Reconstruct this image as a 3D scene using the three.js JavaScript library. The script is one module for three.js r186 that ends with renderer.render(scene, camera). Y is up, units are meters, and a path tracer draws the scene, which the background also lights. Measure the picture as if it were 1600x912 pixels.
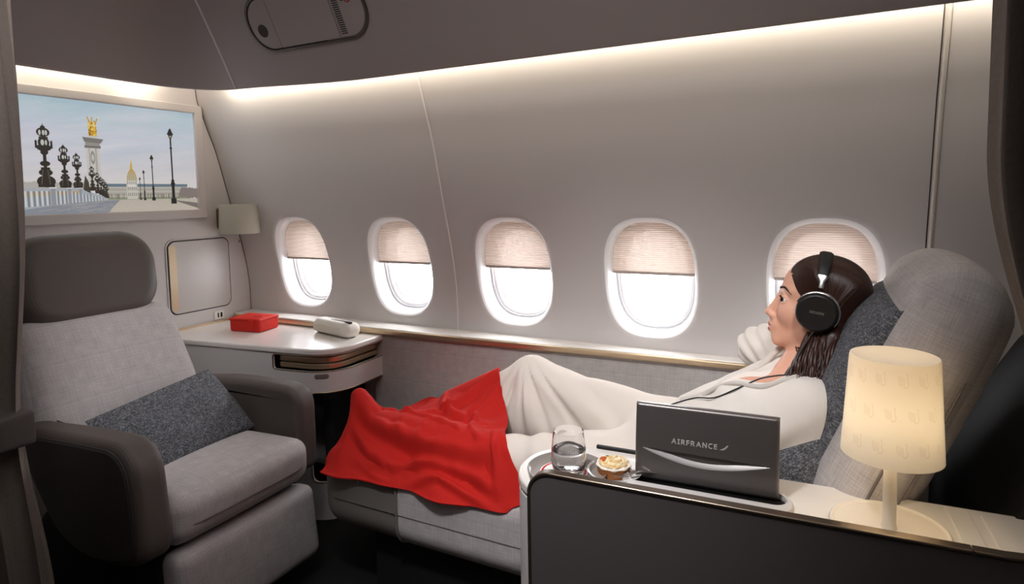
import * as THREE from 'three';
import { mergeGeometries, mergeVertices, toCreasedNormals } from 'three/addons/utils/BufferGeometryUtils.js';
import { RoundedBoxGeometry } from 'three/addons/geometries/RoundedBoxGeometry.js';
import { TessellateModifier } from 'three/addons/modifiers/TessellateModifier.js';
import { RectAreaLightUniformsLib } from 'three/addons/lights/RectAreaLightUniformsLib.js';
import { FontLoader } from 'three/addons/loaders/FontLoader.js';
import { TextGeometry } from 'three/addons/geometries/TextGeometry.js';

// ---------------------------------------------------------------- camera, sky, lights, exposure
const scene = new THREE.Scene();
const renderer = new THREE.WebGLRenderer({ antialias: true });
renderer.toneMapping = THREE.LinearToneMapping;
renderer.toneMappingExposure = 1.12;
renderer.shadowMap.enabled = true;
RectAreaLightUniformsLib.init();

const FOCAL = 963;                                  // in pixels of the 1600 x 912 frame
const camera = new THREE.PerspectiveCamera(2 * Math.atan(456 / FOCAL) * 180 / Math.PI, 1600 / 912, 0.05, 60);
{
  // orientation from the vanishing points of the cabin's two level directions
  const d = (u, v) => new THREE.Vector3(u - 800, -(v - 378), -FOCAL).normalize();
  const Z = d(1297, 293).negate(), X = d(-1074, 336).negate();
  X.addScaledVector(Z, -X.dot(Z)).normalize();
  const Y = new THREE.Vector3().crossVectors(Z, X);
  const m = new THREE.Matrix4().set(X.x, X.y, X.z, 0, Y.x, Y.y, Y.z, 0, Z.x, Z.y, Z.z, 0, 0, 0, 0, 1);
  camera.quaternion.setFromRotationMatrix(m);
  camera.position.set(0, 1.28, 2.13);
  camera.setViewOffset(1600, 912, 0, 78, 1600, 912); // lens shifted down a little
}
scene.background = new THREE.Color(0.97, 1.0, 1.06);
scene.backgroundIntensity = 10.0;

const WARM = new THREE.Color(1.0, 0.90, 0.74), SOFT = new THREE.Color(1.0, 0.975, 0.985);
function areaLight(name, w, h, pos, target, color, intensity) {
  const l = new THREE.RectAreaLight(color, intensity, w, h);
  l.name = name; l.position.set(...pos); l.lookAt(...target); scene.add(l); return l;
}
const LIP = (x) => { const t = Math.min(1, Math.max(0, (-x - 1.5) / 0.8)); return 1.706 + 0.026 * t * t * (3 - 2 * t); };
areaLight('cove_light_windows', 3.84, 0.02, [-0.42, 1.764, 0.318], [-0.42, 1.745, 0.20], WARM, 23);
areaLight('cove_light_corner', 0.42, 0.02, [-2.405, 1.795, 0.432], [-2.50, 1.740, 0.337], WARM, 34);
areaLight('cove_light_front', 1.28, 0.02, [-2.522, 1.812, 1.08], [-2.64, 1.765, 1.08], WARM, 26);
areaLight('unseen_ceiling_glow', 1.5, 0.35, [-0.75, 2.275, 1.35], [-0.85, 0, 1.0], SOFT, 2.6);  // unseen overhead panel, placed to light the seats and bed
areaLight('unseen_aisle_glow', 1.5, 0.35, [-0.35, 2.275, 2.25], [-0.45, 0, 1.7], SOFT, 1.0);  // unseen panel over the aisle, placed to light divider, monitor back and chair
const UNSEEN_SPOTS = [[[-0.55, 2.26, 1.75], [-0.60, 0.55, 0.50], 0.46, 8.5, 'unseen ceiling spotlight out of view, placed to light the bed'], [[-1.25, 2.26, 1.60], [-2.05, 0.75, 0.90], 0.36, 3.6, 'unseen ceiling spotlight out of view, placed to light the armchair'], [[0.15, 2.26, 1.75], [-0.13, 0.93, 0.44], 0.15, 5.5, 'unseen ceiling spotlight out of view, placed to light the reclining head']];  // spots out of view, placed to light the bed, armchair and face
for (const [from, to, angle, power] of UNSEEN_SPOTS) {
  const l = new THREE.SpotLight(SOFT, power, 0, angle, 1.0, 2); l.name = 'unseen_spot_light'; l.position.set(...from); l.target.position.set(...to); l.castShadow = true; l.shadow.radius = 5; scene.add(l, l.target);
}

// ---------------------------------------------------------------- helpers
const V = (x, y, z) => new THREE.Vector3(x, y, z);
const clamp = (x, a, b) => Math.min(b, Math.max(a, x));
const sstep = (a, b, x) => { const t = clamp((x - a) / (b - a), 0, 1); return t * t * (3 - 2 * t); };
const lerp = (a, b, t) => a + (b - a) * t;
function rng(seed) { let a = seed >>> 0; return () => { a = (a + 0x6D2B79F5) | 0; let t = Math.imul(a ^ (a >>> 15), 1 | a); t = (t + Math.imul(t ^ (t >>> 7), 61 | t)) ^ t; return ((t ^ (t >>> 14)) >>> 0) / 4294967296; }; }
const taken = new Map();
function numbered(n) { const k = taken.get(n) ?? 0; taken.set(n, k + 1); return k ? `${n}_${String(k).padStart(3, '0')}` : n; }
function mesh(name, geo, mat, parent) {
  const m = new THREE.Mesh(geo, mat); m.name = name; m.castShadow = m.receiveShadow = true; (parent ?? scene).add(m); return m;
}
function thing(name, label, category, pos = [0, 0, 0], turn = 0, group) {
  const o = new THREE.Group(); o.name = numbered(name); o.position.set(...pos); o.rotation.y = turn;
  o.userData = { label, category }; if (group) o.userData.group = group; scene.add(o); return o;
}
function struct(name, label, category) { const o = thing(name, label, category); o.userData.kind = 'structure'; return o; }

// geometry helpers
function gridGeo(nu, nv, fn, uv, flip = false) {
  const p = [], t = [], idx = [];
  for (let j = 0; j <= nv; j++) for (let i = 0; i <= nu; i++) {
    const q = fn(i / nu, j / nv, i, j); p.push(...q); const w = uv ? uv(i / nu, j / nv, q) : [i / nu, j / nv]; t.push(...w);
  }
  for (let j = 0; j < nv; j++) for (let i = 0; i < nu; i++) {
    const a = j * (nu + 1) + i, b = a + 1, c = a + nu + 1, d = c + 1;
    flip ? idx.push(a, c, b, b, c, d) : idx.push(a, b, c, b, d, c);
  }
  const g = new THREE.BufferGeometry();
  g.setAttribute('position', new THREE.Float32BufferAttribute(p, 3)); g.setAttribute('uv', new THREE.Float32BufferAttribute(t, 2));
  g.setIndex(idx); g.computeVertexNormals(); return g;
}
function boxUV(geo, sx = 1, sy = sx) {
  const g = geo.index ? geo.toNonIndexed() : geo, P = g.attributes.position, n = P.count, uv = new Float32Array(n * 2);
  const a = V(0, 0, 0), b = V(0, 0, 0), c = V(0, 0, 0);
  for (let i = 0; i < n; i += 3) {
    a.fromBufferAttribute(P, i); b.fromBufferAttribute(P, i + 1); c.fromBufferAttribute(P, i + 2);
    const nn = b.clone().sub(a).cross(c.clone().sub(a)), ax = Math.abs(nn.x), ay = Math.abs(nn.y), az = Math.abs(nn.z);
    [a, b, c].forEach((q, k) => {
      const [u, v] = ax >= ay && ax >= az ? [q.z, q.y] : ay >= az ? [q.x, q.z] : [q.x, q.y];
      uv[(i + k) * 2] = u * sx; uv[(i + k) * 2 + 1] = v * sy;
    });
  }
  g.setAttribute('uv', new THREE.BufferAttribute(uv, 2)); return g;
}
function clean(g) { for (const k of Object.keys(g.attributes)) if (!['position', 'normal', 'uv'].includes(k)) g.deleteAttribute(k); return g.index ? g.toNonIndexed() : g; }
function merge(list) { return mergeGeometries(list.map((g) => { if (!g.attributes.uv) boxUV(g); return clean(g); }), false); }
// box with rounded edges and bulging faces: a cushion
function softBox(w, h, d, r, o = {}) {
  const n = o.n ?? 22, g0 = new THREE.BoxGeometry(2, 2, 2, n, n, n); g0.deleteAttribute('uv'); g0.deleteAttribute('normal');
  const g = mergeVertices(g0, 1e-5), P = g.attributes.position, H = [w / 2, h / 2, d / 2], R = Math.min(r, ...H);
  const ease = (t) => Math.sign(t) * (1 - Math.pow(1 - Math.abs(t), 1.5));
  const bx = o.bx ?? 0, by = o.by ?? 0, bz = o.bz ?? 0;
  for (let i = 0; i < P.count; i++) {
    const q = [ease(P.getX(i)), ease(P.getY(i)), ease(P.getZ(i))];
    const p = q.map((t, k) => t * H[k]), c = p.map((t, k) => clamp(t, -(H[k] - R), H[k] - R));
    const dd = p.map((t, k) => t - c[k]), L = Math.hypot(...dd) || 1;
    let out = c.map((t, k) => t + dd[k] / L * R);
    if (L === 1 && !dd.some((t) => t)) out = p;
    const f = (a) => 1 - a * a;
    out[0] += Math.sign(q[0]) * bx * Math.abs(q[0]) * f(q[1]) * f(q[2]);
    out[1] += Math.sign(q[1]) * by * Math.abs(q[1]) * f(q[0]) * f(q[2]);
    out[2] += Math.sign(q[2]) * bz * Math.abs(q[2]) * f(q[0]) * f(q[1]);
    if (o.warp) out = o.warp(out, q);
    P.setXYZ(i, ...out);
  }
  g.computeVertexNormals(); return boxUV(g);
}
// pillow with pinched corners, lying in xy, thickness along z
function pillowGeo(w, h, t, seed = 1, wr = 0.004) {
  const R = rng(seed), ph = [R() * 6, R() * 6, R() * 6];
  const side = (s) => gridGeo(44, 32, (u, v) => {
    const a = u * 2 - 1, b = v * 2 - 1, pa = 1 - 0.10 * (1 - b * b) * 0.6, pb = 1 - 0.10 * (1 - a * a) * 0.6;
    const th = Math.pow(Math.max(0, (1 - a * a) * (1 - b * b)), 0.42);
    const wrk = wr * th * (Math.sin(a * 7 + b * 3 + ph[0]) + Math.sin(b * 9 - a * 4 + ph[1]) * 0.7);
    return [a * w / 2 * pb, b * h / 2 * pa, s * (t / 2 * th + wrk * 0.6 + 0.001)];
  }, (u, v) => [u * w, v * h], s < 0);
  return merge([side(1), side(-1)]);
}
function bar(a, b, r, r2 = r, seg = 12) {
  const d = b.clone().sub(a), g = new THREE.CylinderGeometry(r2, r, d.length(), seg);
  g.applyQuaternion(new THREE.Quaternion().setFromUnitVectors(V(0, 1, 0), d.clone().normalize())); const m = a.clone().lerp(b, 0.5); g.translate(m.x, m.y, m.z); return g;
}
const tube = (pts, r, n = 40, s = 8, closed = false) => { const q = pts.filter((p, i) => i === 0 || p.distanceTo(pts[i - 1]) > 1e-4); if (closed && q[0].distanceTo(q.at(-1)) < 1e-4) q.pop(); return new THREE.TubeGeometry(new THREE.CatmullRomCurve3(q, closed, 'centripetal'), n, r, s, closed); };
function taperTube(pts, r0, r1, n = 20, s = 5, mid = null) {
  const c = new THREE.CatmullRomCurve3(pts), g = new THREE.TubeGeometry(c, n, 1, s, false), P = g.attributes.position;
  for (let i = 0; i <= n; i++) {
    const q = c.getPointAt(i / n), t = i / n, r = mid === null ? lerp(r0, r1, t) : (t < 0.5 ? lerp(r0, mid, t * 2) : lerp(mid, r1, t * 2 - 1));
    for (let k = 0; k <= s; k++) { const id = i * (s + 1) + k; P.setXYZ(id, q.x + (P.getX(id) - q.x) * r, q.y + (P.getY(id) - q.y) * r, q.z + (P.getZ(id) - q.z) * r); }
  }
  g.computeVertexNormals(); return g;
}
function rrect(x0, y0, x1, y1, r) {
  const s = new THREE.Shape(); rrPath(s, x0, y0, x1, y1, r); return s;
}
function rrPath(s, x0, y0, x1, y1, r) {
  s.moveTo(x0 + r, y0); s.lineTo(x1 - r, y0); s.absarc(x1 - r, y0 + r, r, -Math.PI / 2, 0, false); s.lineTo(x1, y1 - r); s.absarc(x1 - r, y1 - r, r, 0, Math.PI / 2, false);
  s.lineTo(x0 + r, y1); s.absarc(x0 + r, y1 - r, r, Math.PI / 2, Math.PI, false); s.lineTo(x0, y0 + r); s.absarc(x0 + r, y0 + r, r, Math.PI, Math.PI * 1.5, false); return s;
}
function extr(shape, depth, bevel = 0, seg = 3, curve = 12) {
  const g = new THREE.ExtrudeGeometry(shape, { depth: Math.max(1e-4, depth - 2 * bevel), bevelEnabled: bevel > 0, bevelSize: bevel, bevelOffset: -bevel, bevelThickness: bevel, bevelSegments: seg, curveSegments: curve });
  g.translate(0, 0, bevel); return g;
}
function splineShape(pts, closed = true) { const s = new THREE.Shape(); const c = new THREE.SplineCurve(pts.map((p) => new THREE.Vector2(...p)).concat(closed ? [new THREE.Vector2(...pts[0])] : [])); s.setFromPoints(c.getPoints(pts.length * 8)); return s; }
function polyRounded(pts, r) {        // polygon with rounded corners; r may be one number or one per corner
  const s = new THREE.Shape(), n = pts.length;
  for (let i = 0; i < n; i++) {
    const p = new THREE.Vector2(...pts[i]), a = new THREE.Vector2(...pts[(i + n - 1) % n]), b = new THREE.Vector2(...pts[(i + 1) % n]), rr = Array.isArray(r) ? r[i] : r;
    const ia = p.clone().add(a.clone().sub(p).setLength(Math.min(rr, a.distanceTo(p) / 2))), ib = p.clone().add(b.clone().sub(p).setLength(Math.min(rr, b.distanceTo(p) / 2)));
    i ? s.lineTo(ia.x, ia.y) : s.moveTo(ia.x, ia.y); s.quadraticCurveTo(p.x, p.y, ib.x, ib.y);
  }
  s.closePath(); return s;
}
const lathe = (pts, seg = 64) => new THREE.LatheGeometry(pts.map((p) => new THREE.Vector2(...p)), seg);

// signed-distance modelling
const sdCap = (x, y, z, A, B, ra, rb) => {
  const bx = B[0] - A[0], by = B[1] - A[1], bz = B[2] - A[2], px = x - A[0], py = y - A[1], pz = z - A[2];
  const t = clamp((px * bx + py * by + pz * bz) / (bx * bx + by * by + bz * bz), 0, 1);
  return Math.hypot(px - bx * t, py - by * t, pz - bz * t) - (ra + (rb - ra) * t);
};
const sdEll = (x, y, z, c, r) => {
  const a = (x - c[0]) / r[0], b = (y - c[1]) / r[1], d = (z - c[2]) / r[2], k = Math.hypot(a, b, d);
  const k2 = Math.hypot(a / r[0], b / r[1], d / r[2]); return k2 < 1e-9 ? -Math.min(...r) : k * (k - 1) / k2;
};
const sdBox = (x, y, z, c, h, r) => {
  const a = Math.abs(x - c[0]) - h[0] + r, b = Math.abs(y - c[1]) - h[1] + r, d = Math.abs(z - c[2]) - h[2] + r;
  return Math.hypot(Math.max(a, 0), Math.max(b, 0), Math.max(d, 0)) + Math.min(0, Math.max(a, b, d)) - r;
};
const smin = (a, b, k) => { const h = Math.max(k - Math.abs(a - b), 0) / k; return Math.min(a, b) - h * h * k * 0.25; };
const smax = (a, b, k) => -smin(-a, -b, k);
function netGeo(f, lo, hi, cell) {
  const n = lo.map((l, k) => Math.ceil((hi[k] - l) / cell) + 1), [nx, ny, nz] = n, F = new Float32Array(nx * ny * nz);
  for (let k = 0, q = 0; k < nz; k++) for (let j = 0; j < ny; j++) for (let i = 0; i < nx; i++, q++) F[q] = f(lo[0] + i * cell, lo[1] + j * cell, lo[2] + k * cell);
  const id = new Int32Array(nx * ny * nz).fill(-1), pos = [], idx = [], at = (i, j, k) => i + nx * (j + ny * k);
  const E = [[0, 1], [0, 2], [0, 4], [1, 3], [1, 5], [2, 3], [2, 6], [3, 7], [4, 5], [4, 6], [5, 7], [6, 7]];
  for (let k = 0; k < nz - 1; k++) for (let j = 0; j < ny - 1; j++) for (let i = 0; i < nx - 1; i++) {
    const v = []; let m = 0;
    for (let c = 0; c < 8; c++) { const w = F[at(i + (c & 1), j + ((c >> 1) & 1), k + (c >> 2))]; v.push(w); if (w < 0) m |= 1 << c; }
    if (m === 0 || m === 255) continue;
    let sx = 0, sy = 0, sz = 0, s = 0;
    for (const [a, b] of E) if ((v[a] < 0) !== (v[b] < 0)) {
      const t = v[a] / (v[a] - v[b]);
      sx += lerp(a & 1, b & 1, t); sy += lerp((a >> 1) & 1, (b >> 1) & 1, t); sz += lerp(a >> 2, b >> 2, t); s++;
    }
    id[at(i, j, k)] = pos.length / 3;
    pos.push(lo[0] + (i + sx / s) * cell, lo[1] + (j + sy / s) * cell, lo[2] + (k + sz / s) * cell);
  }
  const quad = (a, b, c, d, fl) => { if (a < 0 || b < 0 || c < 0 || d < 0) return; fl ? idx.push(a, b, c, a, c, d) : idx.push(a, c, b, a, d, c); };
  for (let k = 1; k < nz - 1; k++) for (let j = 1; j < ny - 1; j++) for (let i = 1; i < nx - 1; i++) {
    const s0 = F[at(i, j, k)] < 0;
    if (s0 !== F[at(i + 1, j, k)] < 0) quad(id[at(i, j - 1, k - 1)], id[at(i, j, k - 1)], id[at(i, j, k)], id[at(i, j - 1, k)], s0);
    if (s0 !== F[at(i, j + 1, k)] < 0) quad(id[at(i - 1, j, k - 1)], id[at(i - 1, j, k)], id[at(i, j, k)], id[at(i, j, k - 1)], s0);
    if (s0 !== F[at(i, j, k + 1)] < 0) quad(id[at(i - 1, j - 1, k)], id[at(i, j - 1, k)], id[at(i, j, k)], id[at(i - 1, j, k)], s0);
  }
  const e = cell * 0.35, N = [];
  for (let q = 0; q < pos.length; q += 3) {
    let [x, y, z] = [pos[q], pos[q + 1], pos[q + 2]], gx, gy, gz;
    for (let it = 0; it < 2; it++) {
      const d = f(x, y, z); gx = f(x + e, y, z) - f(x - e, y, z); gy = f(x, y + e, z) - f(x, y - e, z); gz = f(x, y, z + e) - f(x, y, z - e);
      const L = Math.hypot(gx, gy, gz) || 1, st = clamp(d / (L / (2 * e)), -cell * 0.5, cell * 0.5); gx /= L; gy /= L; gz /= L;
      if (it === 0) { x -= gx * st; y -= gy * st; z -= gz * st; }
    }
    pos[q] = x; pos[q + 1] = y; pos[q + 2] = z; N.push(gx, gy, gz);
  }
  const g = new THREE.BufferGeometry();
  g.setAttribute('position', new THREE.Float32BufferAttribute(pos, 3)); g.setAttribute('normal', new THREE.Float32BufferAttribute(N, 3)); g.setIndex(idx);
  return g;
}
function colorVerts(g, fn) {
  const P = g.attributes.position, c = new Float32Array(P.count * 3);
  for (let i = 0; i < P.count; i++) c.set(fn(P.getX(i), P.getY(i), P.getZ(i)), i * 3);
  g.setAttribute('color', new THREE.BufferAttribute(c, 3)); return g;
}

// ---------------------------------------------------------------- textures and materials
function noise2(seed, n) {             // tiling value noise on an n x n lattice
  const R = rng(seed), L = Float32Array.from({ length: n * n }, () => R());
  return (u, v) => { const x = ((u % 1) + 1) % 1 * n, y = ((v % 1) + 1) % 1 * n, i = Math.floor(x), j = Math.floor(y), a = x - i, b = y - j, s = a * a * (3 - 2 * a), t = b * b * (3 - 2 * b), q = (p, r) => L[(p % n) + n * (r % n)]; return lerp(lerp(q(i, j), q(i + 1, j), s), lerp(q(i, j + 1), q(i + 1, j + 1), s), t); };
}
function dataTex(n, fn, metres, srgb) {
  const d = new Uint8Array(n * n * 4);
  for (let j = 0; j < n; j++) for (let i = 0; i < n; i++) { const c = fn(i / n, j / n, i, j), q = (j * n + i) * 4; for (let k = 0; k < 3; k++) d[q + k] = clamp(Array.isArray(c) ? c[k] : c, 0, 1) * 255; d[q + 3] = 255; }
  const t = new THREE.DataTexture(d, n, n); t.wrapS = t.wrapT = THREE.RepeatWrapping; t.magFilter = THREE.LinearFilter; t.minFilter = THREE.LinearMipmapLinearFilter; t.generateMipmaps = true;
  t.repeat.set(1 / metres, 1 / metres); if (srgb) t.colorSpace = THREE.SRGBColorSpace; t.needsUpdate = true; return t;
}
function weave(seed, n, threads, contrast, slub) {
  const R = rng(seed), row = [], col = [];
  for (let i = 0; i < threads; i++) { row.push(R()); col.push(R()); }
  const sr = noise2(seed + 1, 64), sc = noise2(seed + 2, 64), cloud = noise2(seed + 3, 6);
  return (u, v) => {
    const a = Math.floor(u * threads), b = Math.floor(v * threads), fx = u * threads - a, fy = v * threads - b, over = (a + b) & 1;
    const th = over ? Math.sin(Math.PI * fx) : Math.sin(Math.PI * fy);
    const s = (over ? sr(u * 1.0, v * 0.12 + col[a] * 3) : sc(u * 0.12 + row[b] * 3, v * 1.0));
    return 1 - contrast + contrast * (0.35 * th + 0.35 * (over ? col[a] : row[b]) + slub * s) - 0.05 * (cloud(u, v) - 0.5);
  };
}
const wv = weave(11, 512, 128, 0.32, 0.5);
const linenMap = dataTex(512, (u, v) => wv(u, v), 0.13, true), linenBump = dataTex(512, (u, v) => wv(u, v), 0.13);
const hn = noise2(31, 128), hn2 = noise2(32, 256), hn3 = noise2(33, 24);
const heather = (u, v) => 0.30 + 0.75 * Math.pow(0.55 * hn(u * 0.5, v * 1) + 0.45 * hn2(u * 0.6, v), 1.6) + 0.1 * (hn3(u, v) - 0.5);
const heatherMap = dataTex(512, heather, 0.22, true), heatherBump = dataTex(512, heather, 0.22);
const kn = noise2(41, 256), kn2 = noise2(42, 40);
const grainMap = dataTex(256, (u, v) => 0.88 + 0.16 * (kn(u, v) - 0.5) + 0.10 * (kn2(u, v) - 0.5), 0.2, true);
const grainBump = dataTex(256, (u, v) => 0.5 + 0.5 * (kn(u, v) - 0.5) + 0.3 * (kn2(u, v) - 0.5), 0.05);
const knitBump = dataTex(256, (u, v) => 0.5 + 0.5 * Math.sin(u * 256 * Math.PI / 4) * (0.5 + 0.5 * Math.sin(v * 256 * Math.PI / 2)), 0.06);
const drapeMap = dataTex(256, (u, v, i) => 0.82 + 0.14 * Math.sin(i * Math.PI / 2) + 0.10 * (kn(u, v) - 0.5) + 0.06 * (kn2(u, v * 0.3) - 0.5), 0.08, true);

const std = (color, roughness, extra = {}) => new THREE.MeshStandardMaterial({ color, roughness, metalness: 0, ...extra });
const phy = (color, roughness, extra = {}) => new THREE.MeshPhysicalMaterial({ color, roughness, metalness: 0, ...extra });
const M = {
  wall: std('#cdc8c6', 0.55),
  wallFront: std('#d6d0cd', 0.5),
  bin: std('#a79d99', 0.6),
  trim: std('#cfc8c2', 0.4),
  trimLight: std('#e2ddd9', 0.4),
  joint: std('#4a4442', 0.7),
  frame: std('#f0efef', 0.4),
  gasket: std('#c4c4c8', 0.5),
  blind: phy('#dccabd', 0.9, { transmission: 0.14, thickness: 0, side: THREE.DoubleSide }),
  pane: phy('#ffffff', 0.02, { transmission: 1, thickness: 0 }),
  white: phy('#ece7e1', 0.25, { clearcoat: 0.3, clearcoatRoughness: 0.2 }),
  whiteSatin: std('#d6d2d0', 0.4),
  brass: std('#cdb799', 0.36, { metalness: 0.9 }),
  brassDark: std('#8c7658', 0.35, { metalness: 0.9 }),
  sidePanel: std('#cdc7c3', 0.9, { map: linenMap, bumpMap: linenBump, bumpScale: 0.0006 }),
  leather: phy('#574e49', 0.5, { bumpMap: grainBump, bumpScale: 0.0004, sheen: 0.2, sheenRoughness: 0.6 }),
  leatherDark: phy('#3d3734', 0.5, { bumpMap: grainBump, bumpScale: 0.0004 }),
  leatherGrey: phy('#7d7771', 0.5, { bumpMap: grainBump, bumpScale: 0.0004 }),
  linen: std('#d6d0cf', 0.95, { map: linenMap, bumpMap: linenBump, bumpScale: 0.0008 }),
  linenSeam: std('#7d7674', 0.95),
  heather: std('#a9acb4', 0.95, { map: heatherMap, bumpMap: heatherBump, bumpScale: 0.0015 }),
  red: std('#c41204', 0.85, { bumpMap: grainBump, bumpScale: 0.0003, side: THREE.DoubleSide }),
  redCase: std('#d8200f', 0.6, { bumpMap: grainBump, bumpScale: 0.0003 }),
  cream: std('#eee4da', 0.9, { bumpMap: grainBump, bumpScale: 0.0004, side: THREE.DoubleSide }),
  knit: std('#efe8e0', 0.95, { bumpMap: knitBump, bumpScale: 0.0007, side: THREE.DoubleSide }),
  black: std('#0b0a0a', 0.5),
  blackSoft: std('#121111', 0.75),
  carpet: std('#1a1817', 1.0, { map: grainMap, bumpMap: grainBump, bumpScale: 0.003 }),
  divider: std('#565051', 0.5, { bumpMap: grainBump, bumpScale: 0.0002 }),
  dividerTrim: std('#75695c', 0.28, { metalness: 0.85 }),
  gunmetal: std('#726d6b', 0.36, { metalness: 0.7 }),
  silver: std('#c9c6c6', 0.25, { metalness: 0.95 }),
  steel: std('#b9b4b0', 0.2, { metalness: 1 }),
  trayGrey: phy('#8e8782', 0.25, { clearcoat: 0.5, clearcoatRoughness: 0.1 }),
  porcelain: phy('#f1eeea', 0.15, { clearcoat: 0.6, clearcoatRoughness: 0.05 }),
  glass: phy('#ffffff', 0.0, { transmission: 1, thickness: 0.01, ior: 1.5 }),
  water: phy('#ffffff', 0.0, { transmission: 1, thickness: 0.05, ior: 1.33 }),
  curtain: std('#8a7d73', 0.95, { map: drapeMap, side: THREE.DoubleSide }),
  strap: std('#4d4541', 0.8),
  ceilingShell: std('#b5aaa4', 0.8),
  backWall: std('#a1968f', 0.85),  // unseen aisle wall, tone chosen to bounce light into the suite
};

// ---------------------------------------------------------------- the cabin shell
const PROFILE = [[0.0, 0], [0.73, 0], [0.90, 0.006], [1.06, 0.036], [1.29, 0.097], [1.49, 0.151], [1.58, 0.184], [1.65, 0.210], [1.70, 0.2275], [1.735, 0.2375], [1.80, 0.2425], [1.92, 0.2425]];
const profSpline = new THREE.SplineCurve(PROFILE.map((p) => new THREE.Vector2(p[1], p[0])));
const profTable = profSpline.getPoints(600);
function wallZ(y) {
  if (y <= 0.73) return 0;
  let a = 0, b = profTable.length - 1; while (b - a > 1) { const m = (a + b) >> 1; profTable[m].y < y ? a = m : b = m; }
  const p = profTable[a], q = profTable[b]; return lerp(p.x, q.x, clamp((y - p.y) / (q.y - p.y || 1), 0, 1));
}
const WIN = [-2.2, -1.635, -1.088, -0.553, -0.012], WA = 0.150, WB = 0.200, WY = 0.975, CW = 0.2, CH = 0.26, WEXP = 2.7;
const superPt = (a, b, th) => { const c = Math.cos(th), s = Math.sin(th), r = Math.pow(Math.pow(Math.abs(c) / a, WEXP) + Math.pow(Math.abs(s) / b, WEXP), -1 / WEXP); return [r * c, r * s]; };
const ANG = (() => { const c = Math.atan2(CH, CW), l = []; for (let i = 0; i < 96; i++) l.push(i / 96 * Math.PI * 2); for (const t of [c, Math.PI - c, Math.PI + c, 2 * Math.PI - c]) l.push(t); l.sort((a, b) => a - b); return l.filter((t, i) => i === 0 || t - l[i - 1] > 1e-4); })();
function rectPt(th) { const c = Math.cos(th), s = Math.sin(th), k = Math.min(CW / Math.max(1e-9, Math.abs(c)), CH / Math.max(1e-9, Math.abs(s))); return [k * c, k * s]; }
const FLARE = 0.030;
function ringGeo(cx, rings) {           // rings: list of th -> [x, y, depth]
  const p = [], t = [], idx = [], n = ANG.length;
  rings.forEach((f) => { for (let i = 0; i <= n; i++) { const [x, y, d] = f(ANG[i % n]); const Y = WY + y; p.push(cx + x, Y, wallZ(Y) + d); t.push(cx + x, Y); } });
  for (let j = 0; j < rings.length - 1; j++) for (let i = 0; i < n; i++) { const a = j * (n + 1) + i, b = a + 1, c = a + n + 1, d = c + 1; idx.push(a, b, c, b, d, c); }
  const g = new THREE.BufferGeometry(); g.setAttribute('position', new THREE.Float32BufferAttribute(p, 3)); g.setAttribute('uv', new THREE.Float32BufferAttribute(t, 2)); g.setIndex(idx); g.computeVertexNormals(); return g;
}
const ringSuper = (off, depth) => (th) => { const [x, y] = superPt(WA + off, WB + off, th); return [x, y, depth]; };
const yEdges = ANG.map(rectPt).filter(([x]) => Math.abs(x - CW) < 1e-9).map(([, y]) => y).sort((a, b) => a - b);
function wallStrip(x0, x1) {            // same heights as the cells' side edges
  const n = yEdges.length - 1; return gridGeo(1, n, (u, v, i, j) => { const y = WY + yEdges[j]; return [lerp(x0, x1, u), y, wallZ(y)]; }, (u, v, q) => [q[0], q[1]]);
}
function wallBand(x0, x1, y0, y1) { return gridGeo(1, 40, (u, v) => { const y = lerp(y0, y1, v); return [lerp(x0, x1, u), y, wallZ(y)]; }, (u, v, q) => [q[0], q[1]]); }
{
  const w = struct('wall_windows', 'curved off-white cabin side wall pierced by five oval windows', 'wall');
  const panels = [[-2.625, -1.3605, [0, 1]], [-1.3545, 0.243, [2, 3, 4]], [0.263, 1.6, []]];
  panels.forEach(([x0, x1, ws]) => {
    const parts = [wallBand(x0, x1, WY + CH, 1.92), wallBand(x0, x1, 0.0, WY - CH)];
    let x = x0;
    for (const k of ws) {
      parts.push(wallStrip(x, WIN[k] - CW)); x = WIN[k] + CW;
      const rings = []; for (let i = 0; i <= 5; i++) rings.push((th) => { const a = rectPt(th), b = superPt(WA + FLARE, WB + FLARE, th), t = i / 5; return [lerp(a[0], b[0], t), lerp(a[1], b[1], t), 0]; });
      for (let i = 1; i <= 5; i++) { const ph = i / 5 * 0.55; rings.push(ringSuper(FLARE * (1 - Math.sin(ph)), -FLARE * (1 - Math.cos(ph)))); }
      parts.push(ringGeo(WIN[k], rings));
    }
    parts.push(wallStrip(x, x1));
    mesh('wall_panel', merge(parts), M.wall, w);
  });
  const strip = (x0, x1, dz, mat, name) => mesh(name, gridGeo(4, 60, (u, v) => { const y = lerp(0.70, 1.90, v); return [lerp(x0, x1, u), y, wallZ(y) + dz - (u === 0 || u === 1 ? 0.012 : 0)]; }), mat, w);
  const backing = (x0, x1) => mesh('joint_backing', gridGeo(1, 60, (u, v) => { const y = lerp(0.0, 1.92, v); return [lerp(x0, x1, u), y, wallZ(y) - 0.0025]; }), M.trim, w);
  backing(-1.40, -1.31); backing(0.20, 0.31);
  strip(-1.3635, -1.3515, 0.0025, M.trimLight, 'joint_strip');
  strip(0.2415, 0.2475, -0.0012, M.joint, 'joint_gap');
  strip(0.2475, 0.2635, 0.003, M.trim, 'joint_strip');
}
const ORD = ['window farthest left, beside the wall lamp', 'second window from the left, above the white case', 'middle window of the five, right of the joint strip', 'fourth window from the left, above the bare ledge', 'rightmost window, behind the head with headphones'];
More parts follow.
